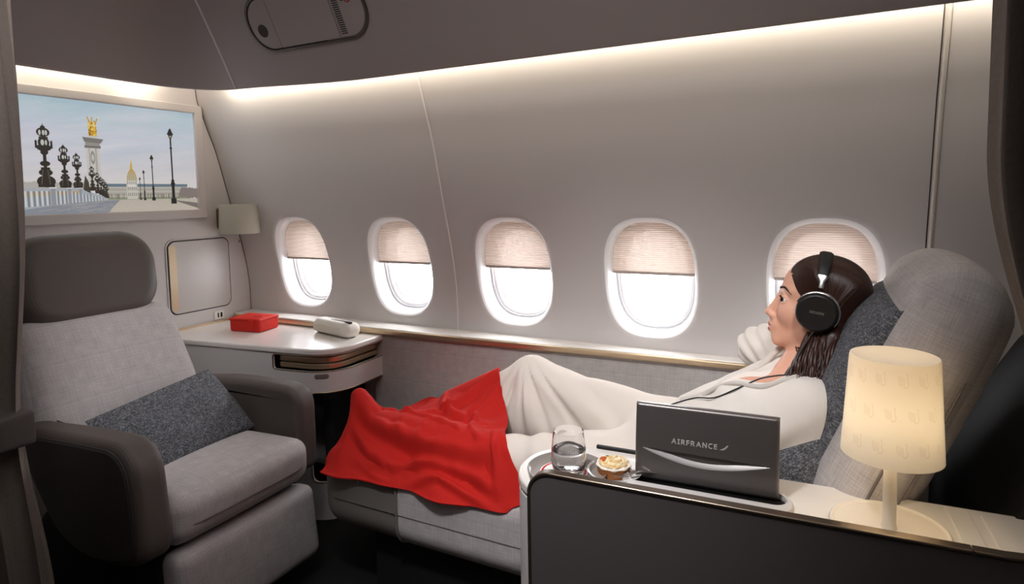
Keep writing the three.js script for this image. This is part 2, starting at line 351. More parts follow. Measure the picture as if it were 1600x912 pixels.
WIN.forEach((cx, k) => {
  const w = struct(`window_${k + 1}`, `oval cabin ${ORD[k]}`, 'window');
  const rings = []; for (let i = 0; i <= 7; i++) { const ph = 0.55 + i / 7 * (Math.PI / 2 - 0.55); rings.push(ringSuper(FLARE * (1 - Math.sin(ph)), -FLARE * (1 - Math.cos(ph)))); }
  rings.push(ringSuper(-0.002, -0.040), ringSuper(-0.004, -0.052), ringSuper(-0.006, -0.075));
  mesh('reveal', ringGeo(cx, rings), M.frame, w);
  mesh('seal', ringGeo(cx, [ringSuper(-0.005, -0.0740), ringSuper(-0.013, -0.0745), ringSuper(-0.0145, -0.078), ringSuper(-0.015, -0.084)]), M.gasket, w);
  mesh('inner_frame', ringGeo(cx, [ringSuper(-0.0145, -0.083), ringSuper(-0.024, -0.084), ringSuper(-0.026, -0.090), ringSuper(-0.027, -0.100), ringSuper(-0.036, -0.102), ringSuper(-0.038, -0.115), ringSuper(-0.039, -0.14)]), M.frame, w);
  // pane
  const n = ANG.length, p = [cx, WY, wallZ(WY) - 0.118], idx = [], uv = [0, 0];
  ANG.forEach((th) => { const [x, y] = superPt(WA - 0.037, WB - 0.037, th); p.push(cx + x, WY + y, wallZ(WY + y) - 0.118); uv.push(x, y); });
  for (let i = 0; i < n; i++) idx.push(0, 1 + i, 1 + (i + 1) % n);
  const g = new THREE.BufferGeometry(); g.setAttribute('position', new THREE.Float32BufferAttribute(p, 3)); g.setAttribute('uv', new THREE.Float32BufferAttribute(uv, 2)); g.setIndex(idx); g.computeVertexNormals();
  mesh('pane', g, M.pane, w);
  // pleated blind, lowered to half
  const y0 = 0.992, y1 = WY + WB - 0.004, pl = 24, half = (y) => { const b = WB - 0.003, a = WA - 0.0035, t = clamp((y - WY) / b, -1, 1); return a * Math.pow(Math.max(0, 1 - Math.pow(Math.abs(t), WEXP)), 1 / WEXP); };
  mesh('pleated_blind', gridGeo(2, pl * 4, (u, v, i, j) => { const y = lerp(y0, y1, v), f = j % 4, zz = [0, 0.0028, 0.0036, 0.0028][f]; return [cx + (u * 2 - 1) * half(y), y, wallZ(y) - 0.052 + zz]; }, (u, v, q) => [q[0], q[1]]), M.blind, w);
  const rail = new RoundedBoxGeometry(half(y0) * 2 - 0.002, 0.010, 0.012, 3, 0.004); rail.translate(cx, y0 - 0.004, wallZ(y0) - 0.050); mesh('blind_rail', rail, std('#b9aca4', 0.5), w);
});
// front wall (towards the nose of the cabin)
const FX = -2.59;
{
  const w = struct('wall_front', 'flat off-white partition wall carrying the television', 'wall');
  const s = new THREE.Shape(); // z to the left of the shape's x: use x = z
  s.moveTo(-0.03, 0); for (let y = 0; y <= 1.9; y += 0.02) s.lineTo(wallZ(y) - 0.012, y); s.lineTo(0.225, 2.4); s.lineTo(3.0, 2.4); s.lineTo(3.0, 0); s.closePath();
  const g = extr(s, 0.05); g.rotateY(-Math.PI / 2); g.translate(FX, 0, 0);
  // rotateY(-90): x -> z, z -> -x
  mesh('wall_panel', boxUV(g), M.wallFront, w);
  mesh('joint_gap', gridGeo(1, 60, (u, v) => { const y = lerp(0.66, 1.9, v); return [lerp(FX + 0.0002, FX + 0.0045, u), y, wallZ(y) + 0.0012]; }), M.joint, w);
}
{
  const w = struct('wall_back', 'unseen aisle side wall of the suite, toned to bounce light', 'wall'); const g = new THREE.BoxGeometry(4.6, 2.6, 0.08); g.translate(-0.6, 1.2, 2.95); mesh('wall_panel', boxUV(g), M.backWall, w);
  const w2 = struct('wall_right', 'rear partition wall of the suite', 'wall'); const g2 = new THREE.BoxGeometry(0.08, 2.6, 3.2); g2.translate(1.52, 1.2, 1.4); mesh('wall_panel', boxUV(g2), M.backWall, w2);
  const f = struct('floor', 'very dark carpeted cabin floor', 'floor'); const g3 = new THREE.BoxGeometry(4.6, 0.08, 3.3); g3.translate(-0.6, -0.04, 1.4); mesh('carpet', boxUV(g3), M.carpet, f);
}
// ceiling: curved overhead panelling whose lip hides the cove strips
function lipPath() {
  const L = []; const y = (x) => LIP(x);
  for (let i = 0; i <= 30; i++) { const x = lerp(1.5, -2.20, i / 30); L.push({ x, z: 0.335, nx: 0, nz: 1, y: y(x) }); }
  for (let i = 1; i <= 16; i++) { const a = i / 16 * Math.PI / 2; L.push({ x: -2.20 - 0.305 * Math.sin(a), z: 0.64 - 0.305 * Math.cos(a), nx: Math.sin(a), nz: Math.cos(a), y: y(-2.5) + 0.020 * sstep(0, 1, i / 16) }); }
  for (let i = 1; i <= 10; i++) L.push({ x: -2.505, z: 0.64 + i * 0.23, nx: 1, nz: 0, y: y(-2.5) + 0.020 });
  return L;
}
const binOff = (h) => { const d = 0.49 * h + 0.10 * h * h; return Math.min(d, 0.27); };
{
  const c = struct('ceiling', 'dim taupe overhead panelling curving down to the light cove', 'ceiling');
  const L = lipPath(), prof = [[-0.012, 0.185], [-0.010, 0.012], [-0.008, 0.003], [-0.002, 0.0], [0.003, 0.002], [0.006, 0.010]];
  for (const h of [0.05, 0.1, 0.15, 0.2, 0.26, 0.32, 0.38, 0.44, 0.5, 0.56, 0.64]) prof.push([binOff(h) + 0.001, h]);
  const seg = (a, b, name) => mesh(name, gridGeo(b - a, prof.length - 1, (u, v, i, j) => { const q = L[a + i], [d, h] = prof[j]; return [q.x + q.nx * d, q.y + h, q.z + q.nz * d]; }, (u, v, q) => [q[0] + q[2], q[1]], true), M.bin, c);
  seg(0, 30, 'overhead_panel'); seg(30, L.length - 1, 'overhead_panel');
  // pale joint strip between the two panels
  const q = L[30]; const pts = prof.slice(4).map(([d, h]) => V(q.x, q.y + h, q.z + d + 0.0005)); mesh('joint_strip', tube(pts, 0.005, 60, 6), M.trimLight, c);
  // cavity closure above the cove
  mesh('cove_cover', merge([gridGeo(L.length - 1, 1, (u, v, i, j) => { const p = L[i]; return j ? [p.x - p.nx * 0.14, 1.875, p.z - p.nz * 0.14] : [p.x - p.nx * 0.011, 1.875, p.z - p.nz * 0.011]; }, null)]), M.ceilingShell, c);
  const top = new THREE.BoxGeometry(4.6, 0.08, 3.3); top.translate(-0.6, 2.34, 1.4); mesh('top_panel', boxUV(top), M.ceilingShell, c);
}
// glowing strips in the cove
{
  const led = (c, i) => std('#000000', 0.5, { emissive: c, emissiveIntensity: i });
  const a = thing('light_strip', 'hidden warm light strip in the cove above the window wall', 'light strip'); const g = new THREE.BoxGeometry(3.84, 0.02, 0.004); g.translate(-0.42, 1.764, 0.3215); mesh('led_strip', g, led(WARM, 4), a);
  const b = thing('light_strip', 'hidden warm light strip in the cove above the television', 'light strip'); const g2 = new THREE.BoxGeometry(0.004, 0.02, 1.28); g2.translate(-2.5185, 1.812, 1.08); mesh('led_strip', g2, led(WARM, 4), b);
  const bc = thing('light_strip', 'hidden warm light strip in the curved cove corner', 'light strip'); const g4 = new THREE.BoxGeometry(0.40, 0.02, 0.004); g4.rotateY(Math.PI / 4); g4.translate(-2.402, 1.795, 0.435); mesh('led_strip', g4, led(WARM, 4), bc);
  for (const [lx, lz, what, glow] of [[-0.75, 1.35, 'unseen ceiling light panel out of view, placed to light the seats', 1.2], [-0.35, 2.25, 'unseen ceiling light panel out of view, placed to light the divider', 0.8]]) {  // fittings out of view for the two unseen ceiling glows
  const cl = thing('unseen_ceiling_light', what, 'ceiling light', [lx, 2.28, lz]);
  const fr = extr((() => { const s = rrect(-0.78, -0.2, 0.78, 0.2, 0.05); s.holes.push(rrPath(new THREE.Path(), -0.75, -0.175, 0.75, 0.175, 0.04)); return s; })(), 0.02, 0.003); fr.rotateX(Math.PI / 2); fr.translate(0, 0.02, 0); mesh('frame', fr, M.trim, cl);
  const df = extr(rrect(-0.75, -0.175, 0.75, 0.175, 0.04), 0.006); df.rotateX(Math.PI / 2); df.translate(0, 0.016, 0); mesh('diffuser', df, led(SOFT, glow), cl);
  }
}
UNSEEN_SPOTS.forEach(([from, to, , , what]) => {  // fittings out of view for the unseen spots
  const t = thing('unseen_ceiling_spotlight', what, 'spotlight', [from[0], 2.27, from[2]]);
  mesh('ring', lathe([[0.034, 0.030], [0.034, 0.004], [0.040, 0.0], [0.050, 0.002], [0.052, 0.008], [0.052, 0.030]], 40), M.trim, t);
  mesh('light_lens', lathe([[0.0001, 0.024], [0.034, 0.024], [0.034, 0.028], [0.0001, 0.028]], 40), std('#000000', 0.4, { emissive: SOFT, emissiveIntensity: 1.5 }), t);
});
// window ledge with brass edge, and the fabric side panel under it
{
  const l = struct('ledge', 'white ledge with a brass front edge running under the windows', 'ledge');
  const fz = (x) => lerp(0.100, 0.046, sstep(-1.72, 0.2, x));
  const top = gridGeo(60, 4, (u, v, i, j) => { const x = lerp(-2.585, 1.5, u); return [[x, 0.722, -0.005], [x, 0.722, fz(x) - 0.004], [x, 0.7205, fz(x)], [x, 0.716, fz(x) + 0.001], [x, 0.700, fz(x) + 0.001]][j]; }, (u, v, q) => [q[0], q[2]], true);
  mesh('ledge_top', top, M.white, l);
  mesh('brass_edge', gridGeo(60, 5, (u, v, i, j) => { const x = lerp(-2.585, 1.5, u), z = fz(x); return [[x, 0.719, z - 0.002], [x, 0.7165, z + 0.006], [x, 0.713, z + 0.007], [x, 0.699, z + 0.007], [x, 0.696, z + 0.005], [x, 0.696, z - 0.02]][j]; }, null, true), M.brass, l);
  const p = struct('wall_lower', 'taupe fabric side panel below the window ledge', 'wall');
  mesh('fabric_panel', gridGeo(60, 2, (u, v) => { const x = lerp(-1.73, 1.5, u); return [x, lerp(0.0, 0.70, v), fz(x) - 0.012]; }, (u, v, q) => [q[0], q[1]]), M.sidePanel, p);
}

// ---------------------------------------------------------------- on the front wall
{ // television
  const t = thing('television', 'large wall television showing a bridge with lamp posts and a golden dome', 'television');
  const z0 = 0.268, z1 = 1.04, y0 = 1.233, y1 = 1.667;
  const fs = rrect(-(1.08), 1.194, -0.228, 1.703, 0.012); fs.holes.push(rrPath(new THREE.Path(), -z1, y0, -z0, y1, 0.003));
  const fg = extr(fs, 0.022, 0.004); fg.rotateY(Math.PI / 2); fg.translate(FX, 0, 0); mesh('bezel', boxUV(fg), M.wallFront, t);
  const cw = 1600, ch = 900, cv = document.createElement('canvas'); cv.width = cw; cv.height = ch; const c = cv.getContext('2d'), R = rng(5);
  const X = (u) => u * cw, Y = (v) => v * ch;
  let gr = c.createLinearGradient(0, 0, 0, ch * 0.8); gr.addColorStop(0, '#b4cad6'); gr.addColorStop(0.4, '#cdd6dc'); gr.addColorStop(0.75, '#d9d6d6'); gr.addColorStop(1, '#e0dbd8'); c.fillStyle = gr; c.fillRect(0, 0, cw, ch);
  for (let i = 0; i < 420; i++) { const u = R() * 1.1, v = 0.05 + R() * 0.62, w = 0.05 + R() * 0.16; c.fillStyle = ['rgba(240,236,234,0.06)', 'rgba(212,206,212,0.055)', 'rgba(170,198,212,0.035)'][i % 3]; c.beginPath(); c.ellipse(X(u), Y(v), X(w), Y(w * 0.22), -0.15, 0, 7); c.fill(); }
  c.fillStyle = '#b9b4ae'; for (let i = 0; i < 60; i++) { c.beginPath(); c.ellipse(X(i / 60 * 0.4), Y(0.75 + R() * 0.01), 30, 14 + R() * 20, 0, 0, 7); c.fill(); }
  // long palace
  c.fillStyle = '#6f7f8c'; c.fillRect(X(0.47), Y(0.735), X(0.47), Y(0.03)); c.fillStyle = '#c5bfb3'; c.fillRect(X(0.47), Y(0.763), X(0.465), Y(0.1));
  c.fillStyle = '#8b8a86'; for (let i = 0; i < 70; i++) { c.fillRect(X(0.475 + i * 0.0066), Y(0.775), 4, Y(0.028)); c.fillRect(X(0.475 + i * 0.0066), Y(0.815), 4, Y(0.03)); }
  c.fillStyle = '#8e9c7c'; c.fillRect(X(0.47), Y(0.862), X(0.48), Y(0.022)); c.fillStyle = '#847a70'; for (let i = 0; i < 90; i++) c.fillRect(X(0.48 + R() * 0.42), Y(0.83), 3, Y(0.05));
  c.fillStyle = '#8c7f7b'; for (let i = 0; i < 60; i++) { c.beginPath(); c.ellipse(X(0.9 + R() * 0.1), Y(0.80 + R() * 0.05), 26, 30, 0, 0, 7); c.fill(); }
  // pavement
  gr = c.createLinearGradient(0, Y(0.86), 0, ch); gr.addColorStop(0, '#c2b8ab'); gr.addColorStop(1, '#cbbfb2'); c.fillStyle = gr; c.fillRect(X(0.46), Y(0.883), cw, ch);
  c.fillStyle = '#b9aca2'; c.fillRect(0, Y(0.883), X(0.5), ch);
  c.fillStyle = '#8d929b'; c.beginPath(); c.moveTo(X(0.0), Y(0.985)); c.lineTo(X(0.30), Y(0.905)); c.lineTo(X(0.55), Y(0.885)); c.lineTo(X(0.485), ch); c.lineTo(0, ch); c.fill();
  c.strokeStyle = '#a9a6a4'; c.lineWidth = 5; for (let i = 0; i < 26; i++) { const u = 0.16 + R() * 0.33, v = 0.91 + R() * 0.08; c.beginPath(); c.moveTo(X(u), Y(v)); c.lineTo(X(u + 0.06), Y(v - 0.012)); c.stroke(); }
  for (let i = 0; i < 2600; i++) { c.fillStyle = R() > 0.5 ? 'rgba(90,84,80,0.12)' : 'rgba(235,228,220,0.12)'; c.fillRect(R() * cw, Y(0.9) + R() * Y(0.1), 3 + R() * 5, 2); }
  c.fillStyle = '#7d7671'; c.beginPath(); c.moveTo(X(0.87), Y(0.9)); c.lineTo(cw, Y(0.93)); c.lineTo(cw, Y(0.985)); c.lineTo(X(0.87), Y(0.91)); c.fill();
  // dome
  c.fillStyle = '#cfc9bd'; c.fillRect(X(0.588), Y(0.70), X(0.058), Y(0.18)); c.fillStyle = '#e4dfd4'; c.fillRect(X(0.595), Y(0.665), X(0.044), Y(0.1));
  c.fillStyle = '#93918f'; for (let i = 0; i < 5; i++) for (let j = 0; j < 3; j++) c.fillRect(X(0.594 + i * 0.0105), Y(0.71 + j * 0.055), 8, Y(0.03));
  c.fillStyle = '#b8b6a6'; c.beginPath(); c.moveTo(X(0.592), Y(0.705)); c.bezierCurveTo(X(0.592), Y(0.63), X(0.61), Y(0.60), X(0.619), Y(0.585)); c.bezierCurveTo(X(0.63), Y(0.60), X(0.647), Y(0.63), X(0.647), Y(0.705)); c.fill();
  c.strokeStyle = '#cba34a'; c.lineWidth = 6; for (let i = -2; i <= 2; i++) { c.beginPath(); c.moveTo(X(0.619 + i * 0.012), Y(0.70)); c.quadraticCurveTo(X(0.619 + i * 0.011), Y(0.63), X(0.619), Y(0.587)); c.stroke(); }
  c.fillStyle = '#d7b257'; c.fillRect(X(0.613), Y(0.56), X(0.012), Y(0.035)); c.beginPath(); c.moveTo(X(0.614), Y(0.565)); c.lineTo(X(0.62), Y(0.505)); c.lineTo(X(0.626), Y(0.565)); c.fill();
  // tall column with gilded group
  c.fillStyle = '#d2cdc6'; c.fillRect(X(0.397), Y(0.40), X(0.066), Y(0.40)); c.fillStyle = '#b4afa9'; c.fillRect(X(0.440), Y(0.40), X(0.010), Y(0.40)); c.fillRect(X(0.410), Y(0.40), X(0.006), Y(0.4)); c.fillStyle = '#99958f'; c.beginPath(); c.ellipse(X(0.428), Y(0.50), X(0.011), Y(0.06), 0, 0, 7); c.fill(); c.fillStyle = '#c9c5bf'; c.beginPath(); c.ellipse(X(0.428), Y(0.50), X(0.007), Y(0.03), 0, 0, 7); c.fill();
  c.fillStyle = '#77736e'; c.fillRect(X(0.392), Y(0.392), X(0.078), Y(0.022)); c.fillStyle = '#9b9791'; c.fillRect(X(0.396), Y(0.36), X(0.07), Y(0.035)); c.fillStyle = '#7f7b76'; c.beginPath(); c.moveTo(X(0.384), Y(0.318)); c.lineTo(X(0.486), Y(0.330)); c.lineTo(X(0.472), Y(0.368)); c.lineTo(X(0.392), Y(0.360)); c.fill(); c.fillStyle = '#cfcbc4'; c.fillRect(X(0.41), Y(0.30), X(0.05), Y(0.022));
  c.fillStyle = '#c9962a'; c.fillRect(X(0.416), Y(0.215), X(0.038), Y(0.088)); for (let i = 0; i < 60; i++) { c.fillStyle = ['#e8bf4f', '#9c6c14', '#d6a535', '#f2d77e'][i % 4]; c.beginPath(); c.ellipse(X(0.418 + R() * 0.034), Y(0.17 + R() * 0.13), 5 + R() * 7, 5 + R() * 9, R() * 3, 0, 7); c.fill(); }
  c.strokeStyle = '#d0a02f'; c.lineWidth = 9; for (const [a, b, d, e] of [[0.428, 0.20, 0.412, 0.135], [0.448, 0.20, 0.462, 0.145], [0.432, 0.19, 0.436, 0.135]]) { c.beginPath(); c.moveTo(X(a), Y(b)); c.lineTo(X(d), Y(e)); c.stroke(); }
  // balustrade
  c.fillStyle = '#aeb3b8'; c.beginPath(); c.moveTo(0, Y(0.775)); c.lineTo(X(0.34), Y(0.775)); c.lineTo(X(0.49), Y(0.86)); c.lineTo(X(0.49), Y(0.885)); c.lineTo(X(0.30), Y(0.905)); c.lineTo(X(0), Y(0.985)); c.fill();
  c.fillStyle = '#c9a97c'; c.beginPath(); c.moveTo(0, Y(0.815)); c.lineTo(X(0.36), Y(0.80)); c.lineTo(X(0.36), Y(0.825)); c.lineTo(0, Y(0.86)); c.fill();
  for (let i = 0; i < 46; i++) { const t2 = Math.pow(i / 46, 0.7), u = lerp(0, 0.47, t2), w = lerp(16, 4, t2), a = lerp(0.80, 0.855, sstep(0.6, 1, t2)), b = lerp(0.95, 0.888, t2); c.fillStyle = i % 2 ? '#7f858d' : '#d7d9db'; c.fillRect(X(u), Y(a), w, Y(b - a)); }
  for (const [u, w] of [[0.225, 34], [0.30, 26], [0.352, 20], [0.40, 14]]) { c.fillStyle = '#959aa1'; c.fillRect(X(u), Y(0.772), w, Y(0.16 - (u - 0.2) * 0.25)); c.fillStyle = '#e0e0df'; c.fillRect(X(u) - 8, Y(0.768), w + 16, 10); }
  // ornate bridge lamps
  const orn = (u, top, bot) => {
    const x = X(u), H = Y(bot) - Y(top), k = H / 470; c.fillStyle = '#35302b'; const el = (dy, rx, ry) => { c.beginPath(); c.ellipse(x, Y(top) + dy * H, rx * k, ry * k, 0, 0, 7); c.fill(); }, re = (dy, w, h) => c.fillRect(x - w * k / 2, Y(top) + dy * H, w * k, h * H);
    re(0, 6, 0.05); el(0.055, 16, 14); el(0.13, 44, 34); re(0.2, 60, 0.03); el(0.29, 38, 40); c.fillRect(x - 58 * k, Y(top) + 0.26 * H, 14 * k, 0.12 * H); c.fillRect(x + 44 * k, Y(top) + 0.26 * H, 14 * k, 0.12 * H); el(0.37, 50, 26); el(0.44, 26, 22); re(0.45, 22, 0.25); el(0.62, 34, 20); re(0.68, 60, 0.05); el(0.76, 46, 26); re(0.78, 52, 0.12); el(0.9, 62, 44); re(0.92, 110, 0.07);
    c.fillStyle = '#c9cbc8'; for (const q of [-22, 2, 20]) { c.beginPath(); c.ellipse(x + q * k, Y(top) + 0.135 * H, 8 * k, 20 * k, 0, 0, 7); c.fill(); } c.beginPath(); c.ellipse(x - 8 * k, Y(top) + 0.29 * H, 12 * k, 22 * k, 0, 0, 7); c.fill(); c.beginPath(); c.ellipse(x + 16 * k, Y(top) + 0.29 * H, 7 * k, 20 * k, 0, 0, 7); c.fill();
    c.strokeStyle = '#6f675c'; c.lineWidth = 5 * k; for (const q of [-18, 14]) { c.beginPath(); c.moveTo(x + q * k, Y(top) + 0.72 * H); c.lineTo(x + q * 1.8 * k, Y(top) + 0.95 * H); c.stroke(); }
  };
  for (const [u, a, b] of [[0.487, 0.74, 0.868], [0.480, 0.715, 0.862], [0.470, 0.69, 0.85], [0.458, 0.67, 0.838], [0.442, 0.63, 0.825], [0.418, 0.575, 0.80], [0.35, 0.462, 0.775], [0.293, 0.395, 0.775], [0.21, 0.232, 0.772]]) orn(u, a, b);
  c.fillStyle = '#4b463f'; c.beginPath(); c.moveTo(X(0.372), Y(0.79)); c.lineTo(X(0.385), Y(0.66)); c.lineTo(X(0.40), Y(0.72)); c.lineTo(X(0.405), Y(0.82)); c.fill();
  // slim street lanterns
  for (const [u, a, b] of [[0.662, 0.672, 0.888], [0.685, 0.602, 0.893], [0.735, 0.452, 0.897], [0.852, 0.178, 0.933]]) {
    const x = X(u), H = Y(b - a), k = H / 680; c.fillStyle = '#2e2b2a'; c.beginPath(); c.moveTo(x - 6 * k, Y(a)); c.lineTo(x + 6 * k, Y(a)); c.lineTo(x + 26 * k, Y(a) + 46 * k); c.lineTo(x - 26 * k, Y(a) + 46 * k); c.fill(); c.fillRect(x - 30 * k, Y(a) + 44 * k, 60 * k, 10 * k);
    c.beginPath(); c.moveTo(x - 24 * k, Y(a) + 50 * k); c.lineTo(x + 24 * k, Y(a) + 50 * k); c.lineTo(x + 9 * k, Y(a) + 92 * k); c.lineTo(x - 9 * k, Y(a) + 92 * k); c.fill(); c.fillStyle = '#a99d7c'; c.fillRect(x - 8 * k, Y(a) + 62 * k, 16 * k, 20 * k); c.fillStyle = '#2e2b2a';
    c.fillRect(x - 7 * k, Y(a) + 90 * k, 14 * k, H - 92 * k); c.fillRect(x - 12 * k, Y(a) + 170 * k, 24 * k, 12 * k); c.fillRect(x - 14 * k, Y(a) + H * 0.68, 28 * k, 0.32 * H); c.fillRect(x - 20 * k, Y(a) + H * 0.72, 40 * k, 20 * k); c.fillRect(x - 26 * k, Y(a) + H * 0.93, 52 * k, 0.07 * H);
  }
  const tx = new THREE.CanvasTexture(cv); tx.colorSpace = THREE.SRGBColorSpace;
  const sg = new THREE.PlaneGeometry(z1 - z0, y1 - y0); sg.rotateY(Math.PI / 2); sg.translate(FX + 0.008, (y0 + y1) / 2, (z0 + z1) / 2);
  mesh('screen', sg, phy('#020202', 0.25, { emissive: '#ffffff', emissiveMap: tx, emissiveIntensity: 0.7 }), t);
}
areaLight('television_light', 0.7, 0.4, [FX + 0.03, 1.45, 0.655], [0, 1.45, 0.655], new THREE.Color(0.85, 0.92, 1.0), 0.45);
{ // storage door
  const t = thing('storage_cupboard', 'small wall cupboard with a satin square door beside the armchair headrest', 'cupboard', [FX, 0, 0]);
  const oct = (x0, y0, x1, y1, r) => { const g = rrect(x0, y0, x1, y1, r); return g; };
  const fr = oct(-0.434, 0.757, -0.106, 1.103, 0.04); fr.holes.push(rrPath(new THREE.Path(), -0.428, 0.763, -0.112, 1.097, 0.036));
  let g = extr(fr, 0.004, 0.001); g.rotateY(Math.PI / 2); mesh('frame', g, M.whiteSatin, t);
  g = extr(oct(-0.428, 0.763, -0.112, 1.097, 0.036), 0.002); g.rotateY(Math.PI / 2); mesh('gap', g, M.joint, t);
  g = extr(oct(-0.422, 0.769, -0.118, 1.091, 0.032), 0.007, 0.0015); g.rotateY(Math.PI / 2); mesh('door', g, phy('#c9c2bd', 0.35, { clearcoat: 0.3, clearcoatRoughness: 0.3 }), t);
  const s = rrect(-0.4225, 0.785, -0.388, 1.075, 0.006); g = extr(s, 0.0012); g.rotateY(Math.PI / 2); g.translate(0.0068, 0, 0); mesh('painted_reflection', g, std('#d9c3a2', 0.3, { metalness: 0.3 }), t).userData.label = 'pale gold reflection painted along the door edge';  // strip paints a beige reflection onto the glossy door
}
{ // socket
  const t = thing('power_socket', 'small white wall socket plate below the cupboard door', 'socket', [FX, 0, 0]);
  let g = extr(rrect(-0.213, 0.706, -0.158, 0.747, 0.008), 0.006, 0.002); g.rotateY(Math.PI / 2); mesh('plate', g, M.white, t);
  for (const [z, w] of [[0.192, 0.007], [0.175, 0.010]]) { g = extr(rrect(-z - w / 2, 0.715, -z + w / 2, 0.738, 0.003), 0.0012); g.rotateY(Math.PI / 2); g.translate(0.0058, 0, 0); mesh('outlet', g, M.black, t); }
}
{ // wall lamp, switched off
  const t = thing('wall_lamp', 'small unlit wall lamp with a pale grey drum shade in the corner', 'lamp', [-2.475, 0, 0.135]);
  mesh('back_plate', (() => { const g = extr(rrect(-0.035, 1.135, 0.035, 1.235, 0.01), 0.016, 0.003); g.rotateY(Math.PI / 2); g.translate(FX + 2.475, 0, 0); return boxUV(g); })(), M.brassDark, t);
  mesh('arm', bar(V(-0.105, 1.19, 0), V(-0.0, 1.19, 0), 0.007), M.brassDark, t);
  mesh('shade', lathe([[0.088, 1.115], [0.0905, 1.117], [0.0835, 1.249], [0.0815, 1.251], [0.0800, 1.249], [0.0865, 1.117], [0.088, 1.115]]), std('#b9b5a6', 0.8), t);
  mesh('stem', bar(V(0, 1.19, 0), V(0, 1.12, 0), 0.006), M.brassDark, t);
  mesh('bulb', (() => { const g = new THREE.SphereGeometry(0.022, 20, 14); g.translate(0, 1.165, 0); return g; })(), phy('#f4f1ea', 0.3), t);
  mesh('pull_switch', merge([bar(V(0.03, 1.12, 0.03), V(0.03, 1.085, 0.03), 0.0012), bar(V(0.03, 1.087, 0.03), V(0.03, 1.075, 0.03), 0.0035)]), M.silver, t);
  mesh('spider', merge([bar(V(-0.083, 1.235, 0), V(0.083, 1.235, 0), 0.0018), bar(V(0, 1.235, -0.083), V(0, 1.235, 0.083), 0.0018), bar(V(0, 1.19, 0), V(0, 1.235, 0), 0.004)]), M.brassDark, t);
}
{ // overhead service panel, on the sloping ceiling panel
  const t = thing('overhead_service_panel', 'stadium-shaped overhead service panel with speaker and vent slots', 'service panel');
  const h0 = 0.215, cy = LIP(-1.73) + h0, cz = 0.335 + binOff(h0), sl = 0.49 + 0.2 * h0;
  t.position.set(-1.69, cy, cz); t.rotation.order = 'YXZ'; t.rotation.x = Math.atan(sl);       // local y runs up the slope, local z into the room
  const W = 0.285, H = 0.105, rr = 0.1, z0 = 0.002;
  const ring = rrect(-W, -H, W, H, rr); ring.holes.push(rrPath(new THREE.Path(), -W + 0.011, -H + 0.011, W - 0.011, H - 0.011, rr - 0.011));
  mesh('rim', extr(ring, 0.010, 0.003), std('#5d544c', 0.35, { metalness: 0.5 }), t);
  mesh('recess', (() => { const g = extr(rrect(-W + 0.008, -H + 0.008, W - 0.008, H - 0.008, rr - 0.008), 0.003); return g; })(), M.joint, t);
  const inner = (x0, x1, rl, rrt) => { const s = new THREE.Shape(), y = H - 0.0145; const X0 = Math.max(x0, -W + 0.0145), X1 = Math.min(x1, W - 0.0145), a = Math.max(0.002, rl), b = Math.max(0.002, rrt); s.moveTo(X0 + a, -y); s.lineTo(X1 - b, -y); s.absarc(X1 - b, -y + b, b, -Math.PI / 2, 0, false); s.lineTo(X1, y - b); s.absarc(X1 - b, y - b, b, 0, Math.PI / 2, false); s.lineTo(X0 + a, y); s.absarc(X0 + a, y - a, a, Math.PI / 2, Math.PI, false); s.lineTo(X0, -y + a); s.absarc(X0 + a, -y + a, a, Math.PI, Math.PI * 1.5, false); return s; };
  mesh('end_plate', extr(inner(-W, -0.158, 0.085, 0.003), 0.007, 0.001), M.bin, t);
  mesh('cover_plate', extr(inner(-0.155, 0.132, 0.003, 0.003), 0.008, 0.001), M.bin, t);
  mesh('end_plate', extr(inner(0.136, W, 0.003, 0.085), 0.007, 0.001), M.bin, t);
  const sp = new THREE.CircleGeometry(0.024, 32); sp.translate(-0.218, -0.02, 0.0076); mesh('speaker', sp, std('#3a3230', 0.8), t);
  for (let i = 0; i < 22; i++) { const g = new THREE.BoxGeometry(0.026, 0.0034, 0.0012); g.translate(0.157, -0.078 + i * 0.0074, 0.0072); mesh('vent_slot', g, M.black, t); }
  const sg = new THREE.TorusGeometry(0.0095, 0.0018, 8, 24); sg.translate(0.214, 0.03, 0.0075); const bs = new THREE.BoxGeometry(0.018, 0.002, 0.002); bs.rotateZ(-0.8); bs.translate(0.214, 0.03, 0.0075); mesh('warning_ring', merge([sg, bs]), std('#b0261c', 0.6), t);
  const k1 = new THREE.BoxGeometry(0.016, 0.005, 0.001); k1.translate(0.193, 0.030, 0.0075); const k2 = new THREE.BoxGeometry(0.018, 0.004, 0.001); k2.rotateZ(0.25); k2.translate(0.236, 0.034, 0.0075); mesh('pictogram', k1, M.black, t); mesh('pictogram', k2, M.black, t);
}

// ---------------------------------------------------------------- corner desk
const deskPath = (() => {
  const cp = new THREE.CurvePath(), v = (x, y) => new THREE.Vector2(x, y);
  cp.add(new THREE.LineCurve(v(-2.585, 0.497), v(-1.835, 0.400))); cp.add(new THREE.QuadraticBezierCurve(v(-1.835, 0.400), v(-1.700, 0.383), v(-1.697, 0.255))); cp.add(new THREE.LineCurve(v(-1.697, 0.255), v(-1.702, 0.03)));
  const L = []; for (const c of cp.curves) { const n = 120; for (let i = 0; i < n; i++) L.push(c.getPoint(i / n)); } L.push(v(-1.702, 0.03));
  const S = [0]; for (let i = 1; i < L.length; i++) S.push(S[i - 1] + L[i].distanceTo(L[i - 1]));
  return { total: S.at(-1), at(s) { let a = 0, b = S.length - 1; while (b - a > 1) { const m = (a + b) >> 1; S[m] < s ? a = m : b = m; } const t = (s - S[a]) / (S[b] - S[a]), p = L[a].clone().lerp(L[b], t), d = L[b].clone().sub(L[a]).normalize(); return [p.x, p.y, -d.y, d.x]; } };
})();
